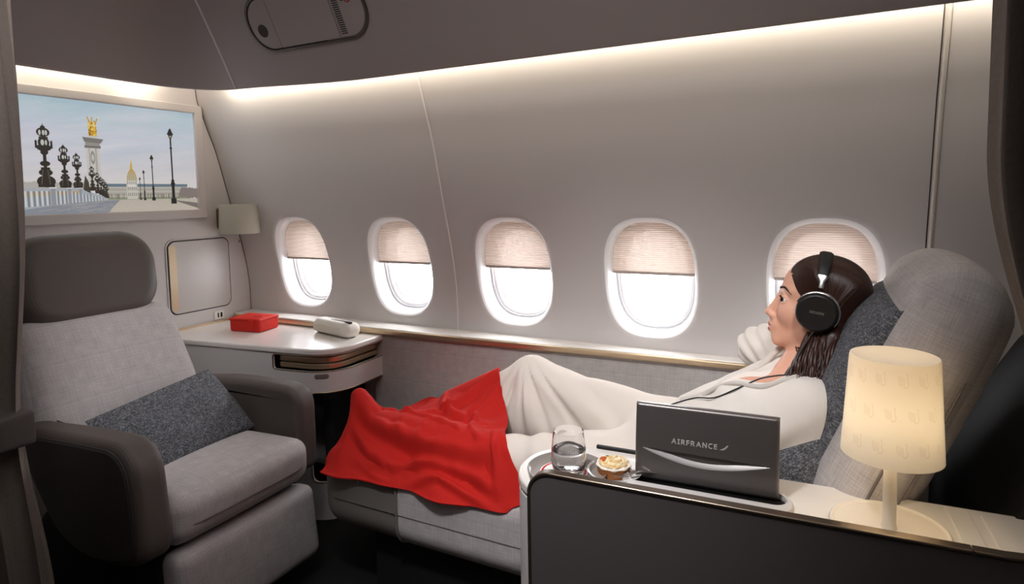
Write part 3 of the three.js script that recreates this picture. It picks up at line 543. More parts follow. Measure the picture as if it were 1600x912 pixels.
function bend(geo, path, max = 0.03) {   // x of the flat geometry runs along the path, z is its outward offset
  let g = clean(geo); g = new TessellateModifier(max, 13).modify(g); const P = g.attributes.position;
  for (let i = 0; i < P.count; i++) { const [x, z, nx, nz] = path.at(clamp(P.getX(i), 0, path.total)), t = P.getZ(i); P.setXYZ(i, x + nx * t, P.getY(i), z + nz * t); }
  g.deleteAttribute('normal'); g.computeVertexNormals(); return toCreasedNormals(g, 0.5);
}
{
  const t = thing('corner_desk', 'white corner desk with a rounded end and gold tray slot', 'desk');
  const T = deskPath.total, s = new THREE.Shape(); s.moveTo(0, 0.002); s.lineTo(T, 0.002); s.lineTo(T, 0.668); s.lineTo(0, 0.668); s.closePath();
  const slot = [0.628, 0.600, T - 0.045, 0.661], well = [0.792, 0.155, T - 0.043, 0.517];
  s.holes.push(rrPath(new THREE.Path(), ...slot, 0.012)); s.holes.push(rrPath(new THREE.Path(), ...well, 0.03));
  mesh('body', bend(extr(s, 0.012), { total: T, at: (q) => deskPath.at(q) }), M.whiteSatin, t);
  const ringTube = (x0, y0, x1, y1, r, rad, name, mat) => { const p2 = rrect(x0, y0, x1, y1, r).getPoints(24), dense = []; for (let i = 0; i < p2.length; i++) { const a = p2[i], b = p2[(i + 1) % p2.length], n = Math.max(1, Math.ceil(a.distanceTo(b) / 0.02)); for (let k = 0; k < n; k++) { const q = a.clone().lerp(b, k / n), [x, z, nx, nz] = deskPath.at(clamp(q.x, 0, T)); dense.push(V(x + nx * 0.011, q.y, z + nz * 0.011)); } } mesh(name, tube(dense, rad, dense.length * 2, 6, true), mat, t); };
  ringTube(...slot, 0.012, 0.0022, 'slot_trim', M.brassDark); ringTube(...well, 0.03, 0.003, 'recess_trim', M.brass);
  const liner = (x0, y0, x1, y1, d, mat, name) => { const sh = new THREE.Shape(); rrPath(sh, x0 - 0.02, y0 - 0.02, x1 + 0.02, y1 + 0.02, 0.01); const g = extr(sh, 0.004); g.translate(0, 0, -d); mesh(name, bend(g, deskPath), mat, t); };
  liner(...slot, 0.05, M.black, 'slot_shade_liner'); liner(...well, 0.12, M.blackSoft, 'recess_shade_liner');  // black liners stand in for the shade inside slot and footwell
  for (const y of [0.602, 0.6285]) { const sh = polyRounded([[-1.955, 0.07], [-1.955, 0.403], [-1.709, 0.372], [-1.712, 0.085]], [0.01, 0.012, 0.11, 0.01]); const g = extr(sh, 0.0225, 0.004); g.rotateX(Math.PI / 2); g.translate(0, y + 0.0235, 0); mesh('folding_tray', boxUV(g), M.brass, t); }
  const bt = extr((() => { const q = new THREE.Shape(); rrPath(q, 0.818, 0.575, 0.868, 0.592, 0.008); return q; })(), 0.004, 0.001); bt.translate(0, 0, 0.0115); mesh('push_button', bend(bt, deskPath), std('#7c7470', 0.4), t);
  const top = extr(polyRounded([[-2.586, 0.002], [-2.586, 0.515], [-1.672, 0.400], [-1.682, 0.002]], [0.002, 0.01, 0.15, 0.004]), 0.024, 0.007, 4, 24); top.rotateX(Math.PI / 2); top.translate(0, 0.692, 0); mesh('worktop', boxUV(top), M.white, t);
  const br = new THREE.BoxGeometry(0.004, 0.010, 0.42); br.translate(FX + 0.006, 0.697, 0.30); mesh('brass_upstand', br, M.brass, t);
}
{ // red case
  const t = thing('red_case', 'small red leather case with a flap on the corner desk', 'case', [-2.29, 0.692, 0.232], 0.16);
  mesh('body', boxUV(softBox(0.165, 0.056, 0.125, 0.010, { n: 14 }).translate(0, 0.028, 0)), M.redCase, t);
  mesh('lid', boxUV(softBox(0.168, 0.012, 0.128, 0.005, { n: 14, by: 0.002 }).translate(0, 0.054, 0)), M.redCase, t);
  mesh('flap', boxUV(softBox(0.022, 0.042, 0.004, 0.002, { n: 8 }).translate(0.035, 0.034, 0.065)), M.redCase, t);
  const h = new THREE.TorusGeometry(0.013, 0.0022, 8, 20); h.rotateX(Math.PI / 2); h.scale(1.3, 0.6, 1); h.translate(0.03, 0.0615, 0.01); mesh('handle_loop', h, std('#9c1409', 0.6), t);
}
{ // white zip case
  const t = thing('white_case', 'rounded white travel case with a black zip on the corner desk', 'case', [-1.868, 0.692, 0.165], -0.22); t.scale.setScalar(1.14);
  mesh('shell', boxUV(softBox(0.225, 0.056, 0.075, 0.027, { n: 26 }).translate(0, 0.028, 0)), std('#e9e3d8', 0.55), t);
  mesh('inset_panel', boxUV(softBox(0.165, 0.026, 0.004, 0.002, { n: 10 }).translate(-0.01, 0.026, 0.0365)), std('#e4dccf', 0.6), t);
  mesh('zip', tube([V(-0.02, 0.0545, 0.006), V(0.05, 0.0555, 0.002), V(0.090, 0.0545, 0.002), V(0.106, 0.043, 0.004)], 0.0028, 30, 6), M.black, t);
  mesh('zip_pull', boxUV(softBox(0.03, 0.006, 0.014, 0.003, { n: 8 }).translate(0.088, 0.0565, 0.006)), M.black, t);
}

// ---------------------------------------------------------------- armchair at the front wall
{
  const t = thing('armchair', 'grey fabric armchair with taupe leather headrest and arms', 'armchair');
  // base
  const b = new RoundedBoxGeometry(0.62, 0.30, 0.52, 4, 0.04); b.translate(-1.88, 0.17, 0.91); mesh('base', b, M.blackSoft, t);
  // seat cushion
  const seat = softBox(0.58, 0.145, 0.50, 0.05, { by: 0.022, bx: 0.012, bz: 0.004, warp: (p, q) => { p[1] += 0.018 * q[0]; return p; } }); seat.translate(-1.82, 0.392, 0.905); const sm = mesh('seat_cushion', seat, M.linen, t);
  mesh('seam', tube([V(-1.645, 0.390, 1.156), V(-1.555, 0.393, 1.146), V(-1.527, 0.395, 1.098), V(-1.517, 0.396, 0.9), V(-1.527, 0.395, 0.708), V(-1.555, 0.393, 0.664), V(-1.645, 0.390, 0.654)], 0.0022, 60, 6), M.linenSeam, sm);
  // leg rest
  const leg = softBox(0.10, 0.24, 0.495, 0.035, { bx: 0.01 }); leg.rotateZ(0.10); leg.translate(-1.55, 0.205, 0.910); mesh('leg_rest', leg, M.linen, t);
  // backrest and headrest
  const back = softBox(0.15, 0.56, 0.56, 0.065, { bx: 0.03, warp: (p, q) => { p[2] *= 1 - 0.07 * Math.max(0, q[1]); return p; } }); back.rotateZ(0.42); back.translate(-2.165, 0.635, 0.925); mesh('backrest', back, M.linen, t);
  const head = extr(rrect(-0.235, -0.158, 0.235, 0.158, 0.125), 0.14, 0.058, 10, 20); head.translate(0, 0, -0.07); head.rotateY(Math.PI / 2); head.rotateZ(0.10); head.translate(-2.285, 1.012, 0.928); mesh('headrest', boxUV(head), M.leather, t);
  // arms: outline in x-y, thickness along z
  const armPts = [[-2.12, 0.622], [-1.80, 0.650], [-1.545, 0.662], [-1.512, 0.350], [-1.74, 0.300], [-1.90, 0.335]], armR = [0.02, 0.10, 0.105, 0.07, 0.10, 0.12];
  const arm = extr(polyRounded(armPts, armR), 0.095, 0.026, 6, 24); arm.translate(0, 0, 1.15); mesh('armrest', boxUV(arm), M.leather, t);
  const insetShape = polyRounded(armPts.map(([x, y]) => [lerp(x, -1.80, 0.07), lerp(y, 0.49, 0.11)]), armR.map((r) => r * 0.85));
  const shell = extr(insetShape, 0.020, 0.006, 3, 24); shell.translate(0, 0, 1.232); const sh = mesh('side_shell', boxUV(shell), M.leatherDark, t);
  mesh('piping', tube(insetShape.getPoints(10).map((p) => V(p.x, p.y, 1.2465)), 0.003, 240, 6, true), M.leatherDark, sh);
  const arm2 = extr(polyRounded([[-2.20, 0.595], [-1.90, 0.632], [-1.590, 0.630], [-1.588, 0.330], [-2.15, 0.330]], [0.02, 0.12, 0.085, 0.04, 0.04]), 0.085, 0.026, 6, 24); arm2.translate(0, 0, 0.565); mesh('armrest', boxUV(arm2), M.leather, t);
}
{ // cushion on the armchair
  const t = thing('scatter_cushion', 'dark grey heathered cushion lying across the armchair seat', 'cushion', [-1.868, 0.555, 0.900]);
  const g = pillowGeo(0.44, 0.27, 0.11, 3); g.rotateY(Math.PI / 2); // width along z, facing +x
  g.rotateX(0.12); g.rotateZ(0.78); mesh('cover', g, M.heather, t);
}

// ---------------------------------------------------------------- bed seat
const BED_TOP = 0.475, BED_F = 0.727, BED_B = 0.108;
{
  const t = thing('lounge_bed', 'grey fabric lounge seat opened to a bed with raised back and leather foot', 'bed');
  const base = new THREE.BoxGeometry(1.35, 0.2, 0.5); base.translate(-0.6, 0.102, 0.40); mesh('base', base, M.blackSoft, t);
  const cs = (dy, dz) => rrect(-BED_F - dz, 0.222 - dy, -BED_B + dz, BED_TOP + dy, 0.075);
  const fab = extr(cs(0, 0), 1.20, 0.012, 4, 20); fab.rotateY(Math.PI / 2); fab.translate(-1.13, 0, 0); const fm = mesh('mattress', boxUV(fab), M.linen, t);
  mesh('stitching', tube([V(-1.12, 0.335, BED_F + 0.0005), V(-0.5, 0.337, BED_F + 0.0005), V(0.05, 0.34, BED_F + 0.0005)], 0.0018, 30, 6), M.linenSeam, fm);
  const foot = softBox(0.375, 0.255, BED_F - BED_B - 0.002, 0.085, { bx: 0.008, n: 26 }); foot.translate(-1.262, 0.348, (BED_F + BED_B) / 2); const ft = mesh('foot_section', foot, M.leatherGrey, t);
  mesh('stitching', tube([V(-1.12, 0.335, BED_F), V(-1.30, 0.335, BED_F - 0.0005), V(-1.385, 0.335, BED_F - 0.006), V(-1.433, 0.335, BED_F - 0.05), V(-1.450, 0.335, BED_F - 0.12)], 0.0018, 40, 6), std('#55504b', 0.8), ft);
  const ring = cs(0.001, 0.001).getPoints(16).map((p) => V(-1.128, p.y, -p.x)); mesh('edge_piping', tube(ring, 0.004, 160, 6, true), M.leatherGrey, t);
  // raised back
  const bk = softBox(0.175, 0.72, 0.62, 0.085, { bx: 0.018, by: 0.014, bz: 0.012, n: 30, warp: (p, q) => { const s = sstep(0.35, 1, q[1]); p[2] *= 1 - 0.10 * s * s; return p; } }); bk.rotateZ(-0.385); bk.translate(0.128, 0.775, 0.440); const bm = mesh('backrest', bk, M.linen, t);
  const ax = (u, v, z) => { const c = Math.cos(-0.385), s = Math.sin(-0.385); return V(0.128 + u * c - v * s, 0.775 + u * s + v * c, z); };
  mesh('piping', tube([ax(0.0, -0.34, 0.7505), ax(-0.004, -0.1, 0.760), ax(-0.004, 0.12, 0.754), ax(-0.004, 0.26, 0.726), ax(0, 0.335, 0.66), ax(0.0, 0.368, 0.54)], 0.0035, 60, 6), M.linenSeam, bm);
  mesh('piping', tube([ax(0.045, -0.34, 0.748), ax(0.045, -0.1, 0.757), ax(0.045, 0.12, 0.750), ax(0.045, 0.25, 0.722)], 0.0022, 50, 6), M.linenSeam, bm);
  // dark block filling the black area behind the raised back
  const sh = extr(polyRounded([[0.26, 0.02], [0.26, 0.55], [0.46, 0.92], [0.62, 0.92], [0.62, 0.02]], 0.05), 0.60, 0.01); sh.translate(0, 0, 0.13); mesh('dark_block', boxUV(sh), M.blackSoft, t);
}
{
  const t = thing('head_pillow', 'dark grey heathered pillow behind the head of the reclining person', 'pillow', [0.062, 0.825, 0.435]);
  const g = pillowGeo(0.50, 0.44, 0.15, 7, 0.003); g.rotateY(Math.PI / 2); g.rotateZ(-0.36); mesh('cover', g, M.heather, t);
  const t2 = thing('lumbar_cushion', 'dark grey heathered cushion under the elbow, behind the small monitor', 'cushion', [-0.028, 0.628, 0.632]);
  const g2 = pillowGeo(0.22, 0.19, 0.12, 8, 0.003); g2.rotateY(0.15); g2.rotateZ(0.6); mesh('cover', g2, M.heather, t2);
}

// ---------------------------------------------------------------- the reclining person
const HO = [-0.02, 1.0, 0.40], TAU = 0.26, hc = Math.cos(TAU), hs = Math.sin(TAU);
const toHead = (x, y, z) => { const dx = x - HO[0], dy = y - HO[1]; return [-dx * hc + dy * hs, dx * hs + dy * hc, z - HO[2]]; };
const fromHead = (a, b, c) => V(HO[0] - a * hc + b * hs, HO[1] + a * hs + b * hc, HO[2] + c);
function headSDF(x, y, z) {
  const [a, b, c0] = toHead(x, y, z), c = Math.abs(c0);
  let d = sdEll(a, b, c, [-0.006, 0.032, 0], [0.084, 0.072, 0.070]);
  d = smin(d, sdEll(a, b, c, [0.030, 0.020, 0], [0.0595, 0.058, 0.056]), 0.02);
  d = smin(d, sdEll(a, b, c, [0.026, -0.050, 0], [0.0575, 0.078, 0.0555]), 0.03);
  d = smin(d, sdCap(a, b, c, [-0.012, -0.080, 0.046], [0.058, -0.130, 0.012], 0.016, 0.014), 0.028);
  d = smin(d, sdCap(a, b, c, [0.060, -0.128, 0.0], [0.060, -0.128, 0.009], 0.0165, 0.015), 0.016);
  d = smin(d, sdEll(a, b, c, [0.053, -0.052, 0.031], [0.026, 0.026, 0.022]), 0.022);
  d = smin(d, sdEll(a, b, c, [0.064, -0.100, 0], [0.025, 0.024, 0.027]), 0.018);
  d = smin(d, sdCap(a, b, c, [0.078, 0.004, 0.010], [0.063, 0.006, 0.040], 0.010, 0.009), 0.014);
  d = smax(d, -(Math.hypot(a - 0.094, (b + 0.023) * 1.15, c - 0.029) - 0.0135), 0.012);           // eye sockets
  d = smin(d, sdCap(a, b, c, [0.074, -0.015, 0], [0.080, -0.068, 0], 0.0105, 0.0135), 0.012);
  d = smin(d, sdCap(a, b, c, [0.0845, -0.012, 0], [0.1005, -0.066, 0], 0.0070, 0.0085), 0.012);    // nose ridge
  d = smin(d, sdEll(a, b, c, [0.1010, -0.0705, 0], [0.0110, 0.0088, 0.0098]), 0.006);
  d = smin(d, sdEll(a, b, c, [0.0895, -0.0745, 0.0105], [0.0105, 0.0068, 0.0070]), 0.006);
  d = smin(d, sdCap(a, b, c, [0.0895, -0.0770, 0.0], [0.0850, -0.0960, 0.004], 0.0085, 0.0070), 0.006); d = smin(d, sdCap(a, b, c, [0.080, -0.078, 0.006], [0.072, -0.092, 0.014], 0.011, 0.012), 0.010);
  d = smin(d, sdCap(a, b, c, [0.0905, -0.0985, 0], [0.0725, -0.0945, 0.0225], 0.0052, 0.0020), 0.007);  // upper lip
  d = smin(d, sdCap(a, b, c, [0.0870, -0.1115, 0], [0.0725, -0.0965, 0.0215], 0.0062, 0.0020), 0.007);  // lower lip
  d = smax(d, -sdCap(a, b, c, [0.0975, -0.1050, 0], [0.0740, -0.0950, 0.0225], 0.0012, 0.0009), 0.003); // mouth line
  let lid = Math.hypot(a - 0.0710, b + 0.0220, c - 0.031) - 0.0145;
  lid = smax(lid, -sdBox(a, b, c, [0.089, -0.0225, 0.033], [0.018, 0.0052, 0.0135], 0.002), 0.002);
  d = smin(d, lid, 0.004);
  return d;
}
const neckSDF = (x, y, z) => {
  let d = sdCap(x, y, z, [-0.002, 0.925, 0.402], [-0.022, 0.80, 0.428], 0.050, 0.056);
  return smin(d, sdCap(x, y, z, [-0.045, 0.90, 0.400], [-0.085, 0.795, 0.44], 0.030, 0.030), 0.04);
};
function torsoSDF(x, y, z, o = 0) {
  let d = sdCap(x, y, z, [-0.33, 0.60, 0.405], [-0.105, 0.725, 0.375], 0.097 + o, 0.098 + o);
  d = smin(d, sdCap(x, y, z, [-0.33, 0.60, 0.515], [-0.095, 0.718, 0.515], 0.097 + o, 0.098 + o), 0.06);
  d = smin(d, sdCap(x, y, z, [-0.035, 0.772, 0.325], [-0.025, 0.757, 0.565], 0.060 + o, 0.062 + o), 0.06);
  return smin(d, sdEll(x, y, z, [-0.17, 0.755, 0.505], [0.062 + o, 0.055 + o, 0.055 + o]), 0.04);
}
const ARM_N = [[-0.022, 0.758, 0.590], [-0.205, 0.645, 0.628], [-0.320, 0.668, 0.535]], ARM_F = [[-0.035, 0.785, 0.30], [-0.185, 0.800, 0.145], [0.030, 0.945, 0.275]];
function armsSDF(x, y, z, o = 0) {
  let d = sdCap(x, y, z, ARM_N[0], ARM_N[1], 0.052 + o, 0.043 + o);
  d = smin(d, sdCap(x, y, z, ARM_N[1], ARM_N[2], 0.043 + o, 0.026 + o * 1.2), 0.02);
  let f = sdCap(x, y, z, ARM_F[0], ARM_F[1], 0.050 + o, 0.042 + o);
  f = smin(f, sdCap(x, y, z, ARM_F[1], ARM_F[2], 0.042 + o, 0.026 + o * 1.2), 0.02);
  return Math.min(d, f);
}
function legsSDF(x, y, z, o = 0) {
  let d = sdCap(x, y, z, [-0.40, 0.565, 0.375], [-0.862, 0.676, 0.33], 0.085 + o, 0.050 + o);
  d = smin(d, sdCap(x, y, z, [-0.862, 0.676, 0.33], [-1.18, 0.522, 0.32], 0.050 + o, 0.040 + o), 0.03);
  d = smin(d, sdCap(x, y, z, [-0.40, 0.555, 0.55], [-0.83, 0.522, 0.615], 0.080 + o, 0.043 + o), 0.05);
  d = smin(d, sdCap(x, y, z, [-0.83, 0.522, 0.615], [-1.27, 0.520, 0.585], 0.043 + o, 0.038 + o), 0.03);
  return smin(d, sdEll(x, y, z, [-0.36, 0.575, 0.46], [0.14 + o, 0.10 + o, 0.165 + o]), 0.06);
}
function feetSDF(x, y, z) {
  let d = sdCap(x, y, z, [-1.28, 0.512, 0.585], [-1.385, 0.600, 0.578], 0.036, 0.028);
  return Math.min(d, sdCap(x, y, z, [-1.18, 0.515, 0.32], [-1.27, 0.502, 0.318], 0.036, 0.026));
}
function trouserSDF(x, y, z) {
  let d = legsSDF(x, y, z, 0.014);
  // cloth hanging from the raised far leg
  d = smin(d, sdCap(x, y, z, [-0.52, 0.535, 0.385], [-0.86, 0.535, 0.375], 0.062, 0.056), 0.09);
  d = smin(d, sdCap(x, y, z, [-0.84, 0.600, 0.360], [-0.98, 0.525, 0.350], 0.060, 0.052), 0.09);
  // folds spreading from the raised knee
  const kx = x + 0.875, ky = y - 0.765, r = Math.hypot(kx, ky), th = Math.atan2(ky, kx), am = sstep(0.03, 0.13, r) * (1 - sstep(0.30, 0.46, r)) * (1 - sstep(0.47, 0.56, z));
  d += am * (0.0085 * Math.pow(0.5 + 0.5 * Math.sin(th * 17 + r * 5), 3) + 0.004 * Math.sin(th * 9 - r * 14));
  const nz = sstep(0.46, 0.54, z); d += nz * 0.004 * Math.sin(x * 46 + y * 30 + Math.sin(x * 17) * 2);
  return Math.max(d, -(y - BED_TOP - 0.001));
}
{
  const t = thing('person', 'person in cream trousers and cardigan reclining with headphones, one arm behind head', 'person');
  // body: head, neck, chest, arms with hands, feet
  const hand = (x, y, z) => {   // near hand resting in the lap
    let d = sdEll(x, y, z, [-0.385, 0.603, 0.528], [0.042, 0.020, 0.036]);
    [[-0.455, 0.592, 0.548], [-0.470, 0.590, 0.530], [-0.466, 0.590, 0.511], [-0.450, 0.590, 0.494]].forEach(([fx, fy, fz], i) => { const k = [-0.415, 0.606, 0.546 - i * 0.0155], m = [(k[0] + fx) / 2 - 0.004, (k[1] + fy) / 2 + 0.008, (k[2] + fz) / 2]; d = smin(d, Math.min(sdCap(x, y, z, k, m, 0.0088, 0.008), sdCap(x, y, z, m, [fx, fy, fz], 0.008, 0.0068)), 0.004); });
    return smin(d, Math.min(sdCap(x, y, z, [-0.372, 0.600, 0.505], [-0.398, 0.602, 0.477], 0.0105, 0.009), sdCap(x, y, z, [-0.398, 0.602, 0.477], [-0.424, 0.597, 0.470], 0.009, 0.0075)), 0.006);
  };
  const hand2 = (x, y, z) => {  // far hand behind the head
    let d = sdEll(x, y, z, [0.052, 0.962, 0.302], [0.036, 0.032, 0.030]);
    for (let i = 0; i < 4; i++) { const k = [0.070, 0.985 - i * 0.014, 0.318], m = [0.088, 0.992 - i * 0.014, 0.340], e = [0.097, 0.988 - i * 0.013, 0.362 - i * 0.003]; d = smin(d, Math.min(sdCap(x, y, z, k, m, 0.0088, 0.008), sdCap(x, y, z, m, e, 0.008, 0.007)), 0.004); }
    return smin(d, sdCap(x, y, z, [0.045, 0.985, 0.310], [0.060, 1.015, 0.328], 0.010, 0.008), 0.006);
  };
  const bodyF = (x, y, z) => Math.min(smin(smin(torsoSDF(x, y, z, -0.006), neckSDF(x, y, z), 0.05), armsSDF(x, y, z, -0.004), 0.03), smin(legsSDF(x, y, z, -0.012), torsoSDF(x, y, z, -0.01), 0.05), feetSDF(x, y, z) + 0.004);
  const headF = (x, y, z) => smin(headSDF(x, y, z), neckSDF(x, y, z), 0.022);
  const gb = netGeo(bodyF, [-1.46, 0.44, 0.06], [0.12, 0.93, 0.72], 0.011), gh = netGeo((x, y, z) => Math.max(headF(x, y, z), 0.835 - y), [-0.17, 0.83, 0.30], [0.10, 1.125, 0.50], 0.0026), gn = netGeo((x, y, z) => hand(x - 0.030, y - 0.064, z + 0.008), [-0.46, 0.62, 0.44], [-0.30, 0.70, 0.57], 0.003), gf = netGeo(hand2, [0.0, 0.91, 0.26], [0.12, 1.04, 0.38], 0.003);
  const skin = [0.79, 0.42, 0.29], lip = [0.52, 0.10, 0.09], blush = [0.76, 0.37, 0.28];
  const paint = (x, y, z) => {
    const [a, b, c] = toHead(x, y, z); let k = skin.slice(); const cc = Math.abs(c);
    const bl = 0.5 * (1 - sstep(0.010, 0.034, Math.hypot(a - 0.066, b + 0.058, cc - 0.040))); k = k.map((v, i) => lerp(v, blush[i], bl));
    const li = Math.min(sdCap(a, b, cc, [0.0905, -0.0990, 0], [0.0725, -0.0945, 0.0225], 0.0056, 0.0018), sdCap(a, b, cc, [0.0870, -0.1115, 0], [0.0725, -0.0965, 0.0215], 0.0062, 0.0018)); const lw = 1 - sstep(0.0010, 0.0034, li); k = k.map((v, i) => lerp(v, lip[i], lw * 0.95));
    const n = 0.97 + 0.03 * Math.sin(x * 900) * Math.sin(y * 870 + z * 700); return k.map((v) => v * n);
  };
  const all = [gb, gh, gn, gf].map((g) => { colorVerts(g, paint); const q = g.toNonIndexed(); boxUV(q); return q; });
  mesh('body', mergeGeometries(all, false), phy('#ffffff', 0.5, { vertexColors: true, sheen: 0.15, sheenRoughness: 0.5, bumpMap: grainBump, bumpScale: 0.00008 }), t);
  // eyes, brows, lashes
  const onFace = (a, b, c, off) => { let p = fromHead(a, b, c); const e = 0.001; for (let i = 0; i < 10; i++) { const d = headSDF(p.x, p.y, p.z) - off, g = V(headSDF(p.x + e, p.y, p.z) - headSDF(p.x - e, p.y, p.z), headSDF(p.x, p.y + e, p.z) - headSDF(p.x, p.y - e, p.z), headSDF(p.x, p.y, p.z + e) - headSDF(p.x, p.y, p.z - e)).normalize(); p.addScaledVector(g, -d); } return p; };
  for (const s of [1, -1]) {
    const e = new THREE.SphereGeometry(0.0128, 24, 18), p = fromHead(0.0710, -0.0220, 0.031 * s); e.translate(p.x, p.y, p.z);
    const eg = mesh('eye', e, phy('#e9e2dc', 0.15), t);
    const ir = new THREE.SphereGeometry(0.0085, 18, 12), pi = fromHead(0.0770, -0.0220, 0.0335 * s); ir.translate(pi.x, pi.y, pi.z); mesh('iris', ir, phy('#24140c', 0.1), eg);
    mesh('eyebrow', taperTube([onFace(0.0900, 0.0010, 0.009 * s, 0.0004), onFace(0.0865, 0.0055, 0.020 * s, 0.0004), onFace(0.0800, 0.0085, 0.031 * s, 0.0004), onFace(0.0700, 0.0060, 0.042 * s, 0.0004), onFace(0.0610, -0.001, 0.049 * s, 0.0002)], 0.0022, 0.0009, 30, 8, 0.0027), std('#24150e', 0.9), t);
    mesh('eyelashes', merge([taperTube([fromHead(0.0845, -0.0185, 0.019 * s), fromHead(0.0875, -0.0160, 0.030 * s), fromHead(0.0825, -0.0165, 0.041 * s), fromHead(0.0770, -0.0205, 0.0475 * s)], 0.0010, 0.0012, 20, 6, 0.0022), taperTube([fromHead(0.0845, -0.0265, 0.024 * s), fromHead(0.0840, -0.0270, 0.033 * s), fromHead(0.0765, -0.0245, 0.0435 * s)], 0.0004, 0.0006, 16, 5)]), std('#0f0806', 0.8), t);
  }
  // cardigan
  const vneck = (x, y, z) => smin(sdCap(x, y, z, [-0.060, 0.905, 0.435], [-0.140, 0.845, 0.505], 0.064, 0.052), sdCap(x, y, z, [-0.140, 0.845, 0.505], [-0.235, 0.785, 0.50], 0.052, 0.010), 0.02);
  const cardF0 = (x, y, z) => {
    let d = smin(torsoSDF(x, y, z, 0.008), armsSDF(x, y, z, 0.014), 0.045);
    const wa = Math.exp(-Math.pow(Math.hypot(x + 0.17, y - 0.80, z - 0.16) / 0.10, 2)); d += wa * 0.006 * Math.sin((x * 0.8 + y * 1.0) * 120 + z * 30);
    const wn = Math.exp(-Math.pow(Math.hypot(x + 0.07, y - 0.65, z - 0.62) / 0.12, 2)); d += wn * 0.0045 * Math.sin(y * 75 - x * 60 + z * 20);
    const wb = Math.exp(-Math.pow(Math.hypot(x + 0.22, y - 0.68, z - 0.50) / 0.14, 2)); return d + wb * 0.0035 * Math.sin(x * 70 + y * 20 + Math.sin(y * 40));
  };
  const cardF = (x, y, z) => { let d = cardF0(x, y, z); d = smax(d, -vneck(x, y, z), 0.008); d = smax(d, -(neckSDF(x, y, z) - 0.006), 0.006); return smax(d, Math.min(-(x + 0.37), sdCap(x, y, z, [-0.22, 0.65, 0.60], [-0.312, 0.668, 0.538], 0.072, 0.072)), 0.004); };
  const gc = netGeo(cardF, [-0.50, 0.46, 0.04], [0.13, 0.99, 0.74], 0.0062); mesh('cardigan', boxUV(gc), M.knit, t);
  const onCard = (x, y, z, off) => { const e = 0.002; for (let i = 0; i < 12; i++) { const d = cardF0(x, y, z) - off; let gx = cardF0(x + e, y, z) - cardF0(x - e, y, z), gy = cardF0(x, y + e, z) - cardF0(x, y - e, z), gz = cardF0(x, y, z + e) - cardF0(x, y, z - e); const L = Math.hypot(gx, gy, gz) || 1; x -= gx / L * d; y -= gy / L * d; z -= gz / L * d; } return V(x, y, z); };
  const bandPts = [[-0.045, 0.875, 0.345], [-0.105, 0.862, 0.385], [-0.165, 0.835, 0.415], [-0.225, 0.795, 0.452], [-0.275, 0.745, 0.476], [-0.34, 0.700, 0.482]].map(([x, y, z], i) => i < 2 ? V(x, y, z) : onCard(x, y, z, 0.002));
  mesh('front_band', tube(bandPts, 0.0085, 60, 8), M.knit, t);
  const band2 = [[-0.045, 0.83, 0.53], [-0.085, 0.80, 0.560], [-0.135, 0.790, 0.558], [-0.19, 0.785, 0.535], [-0.245, 0.765, 0.505], [-0.285, 0.735, 0.490]].map((p) => onCard(...p, 0.001));
  mesh('front_band', tube(band2, 0.0065, 60, 8), M.knit, t);
  // trousers
  const gt = netGeo(trouserSDF, [-1.24, 0.465, 0.20], [-0.30, 0.80, 0.72], 0.0075); mesh('trousers', boxUV(gt), M.cream, t);
  // socks
  const gs = netGeo((x, y, z) => feetSDF(x, y, z) - 0.001, [-1.44, 0.465, 0.27], [-1.2, 0.65, 0.64], 0.008); mesh('socks', boxUV(gs), M.knit, t);
  // hair
  const HR = [0.098, 0.081, 0.0795], HCn = [-0.014, 0.036, 0];
  const hairline = (b) => b > 0.045 ? 0.080 + (b - 0.045) * 4 : b > -0.02 ? lerp(0.034, 0.080, (b + 0.02) / 0.065) : lerp(0.034, 0.010, clamp((-0.02 - b) / 0.06, 0, 1));
  const hairF = (x, y, z) => {
    const [a, b, c] = toHead(x, y, z); let d = sdEll(a, b, c, HCn, HR);
    d = smin(d, sdEll(a, b, c, [-0.045, -0.055, 0], [0.052, 0.075, 0.070]), 0.03);
    d = smax(d, (a - hairline(b)) * 0.7, 0.010);
    const l = smin(smin(sdCap(x, y, z, [0.012, 0.915, 0.470], [-0.015, 0.855, 0.492], 0.028, 0.026), sdCap(x, y, z, [-0.015, 0.855, 0.492], [-0.030, 0.812, 0.525], 0.026, 0.015), 0.02), sdCap(x, y, z, [0.03, 0.90, 0.36], [0.02, 0.83, 0.33], 0.035, 0.02), 0.02);
    d = smin(d, l, 0.02);
    return d;
  };
  const gH = netGeo(hairF, [-0.14, 0.76, 0.27], [0.13, 1.14, 0.59], 0.0036), locks = [], R = rng(77);
  const onHair = (a, b, s, off) => { const q = clamp(1 - ((a - HCn[0]) / HR[0]) ** 2 - ((b - HCn[1]) / HR[1]) ** 2, 0, 1); return fromHead(a, b, s * (HR[2] * Math.sqrt(q) + off)); };
  for (let i = 0; i < 330; i++) {
    const s = i < 270 ? 1 : -1, tt = R(), a0 = lerp(0.046, -0.088, tt), b0 = HCn[1] + HR[1] * Math.sqrt(Math.max(0.02, 1 - ((a0 - HCn[0]) / HR[0]) ** 2)) * 0.985, j = () => (R() - 0.5) * 0.014;
    const a1 = lerp(a0, -0.03, 0.25), a2 = lerp(a0, -0.025, 0.62), b2 = lerp(0.0, -0.02, R()) + (tt < 0.3 ? 0.012 : 0), e0 = R(), w = R() * 6.28;
    const pts = [onHair(a0, b0, s, 0.0), onHair(a1 + j() * 0.4, lerp(b0, 0.045, 0.55), s, 0.0015), onHair(a2 + j() * 0.5, b2 + 0.02, s, 0.002), fromHead(-0.03 + j(), -0.062 + j(), s * (0.068 + R() * 0.008))];
    const sx = s > 0 ? 1 : 0.4, low = s > 0 ? lerp(0.768, 0.83, Math.pow(R(), 1.4)) : 0.83;
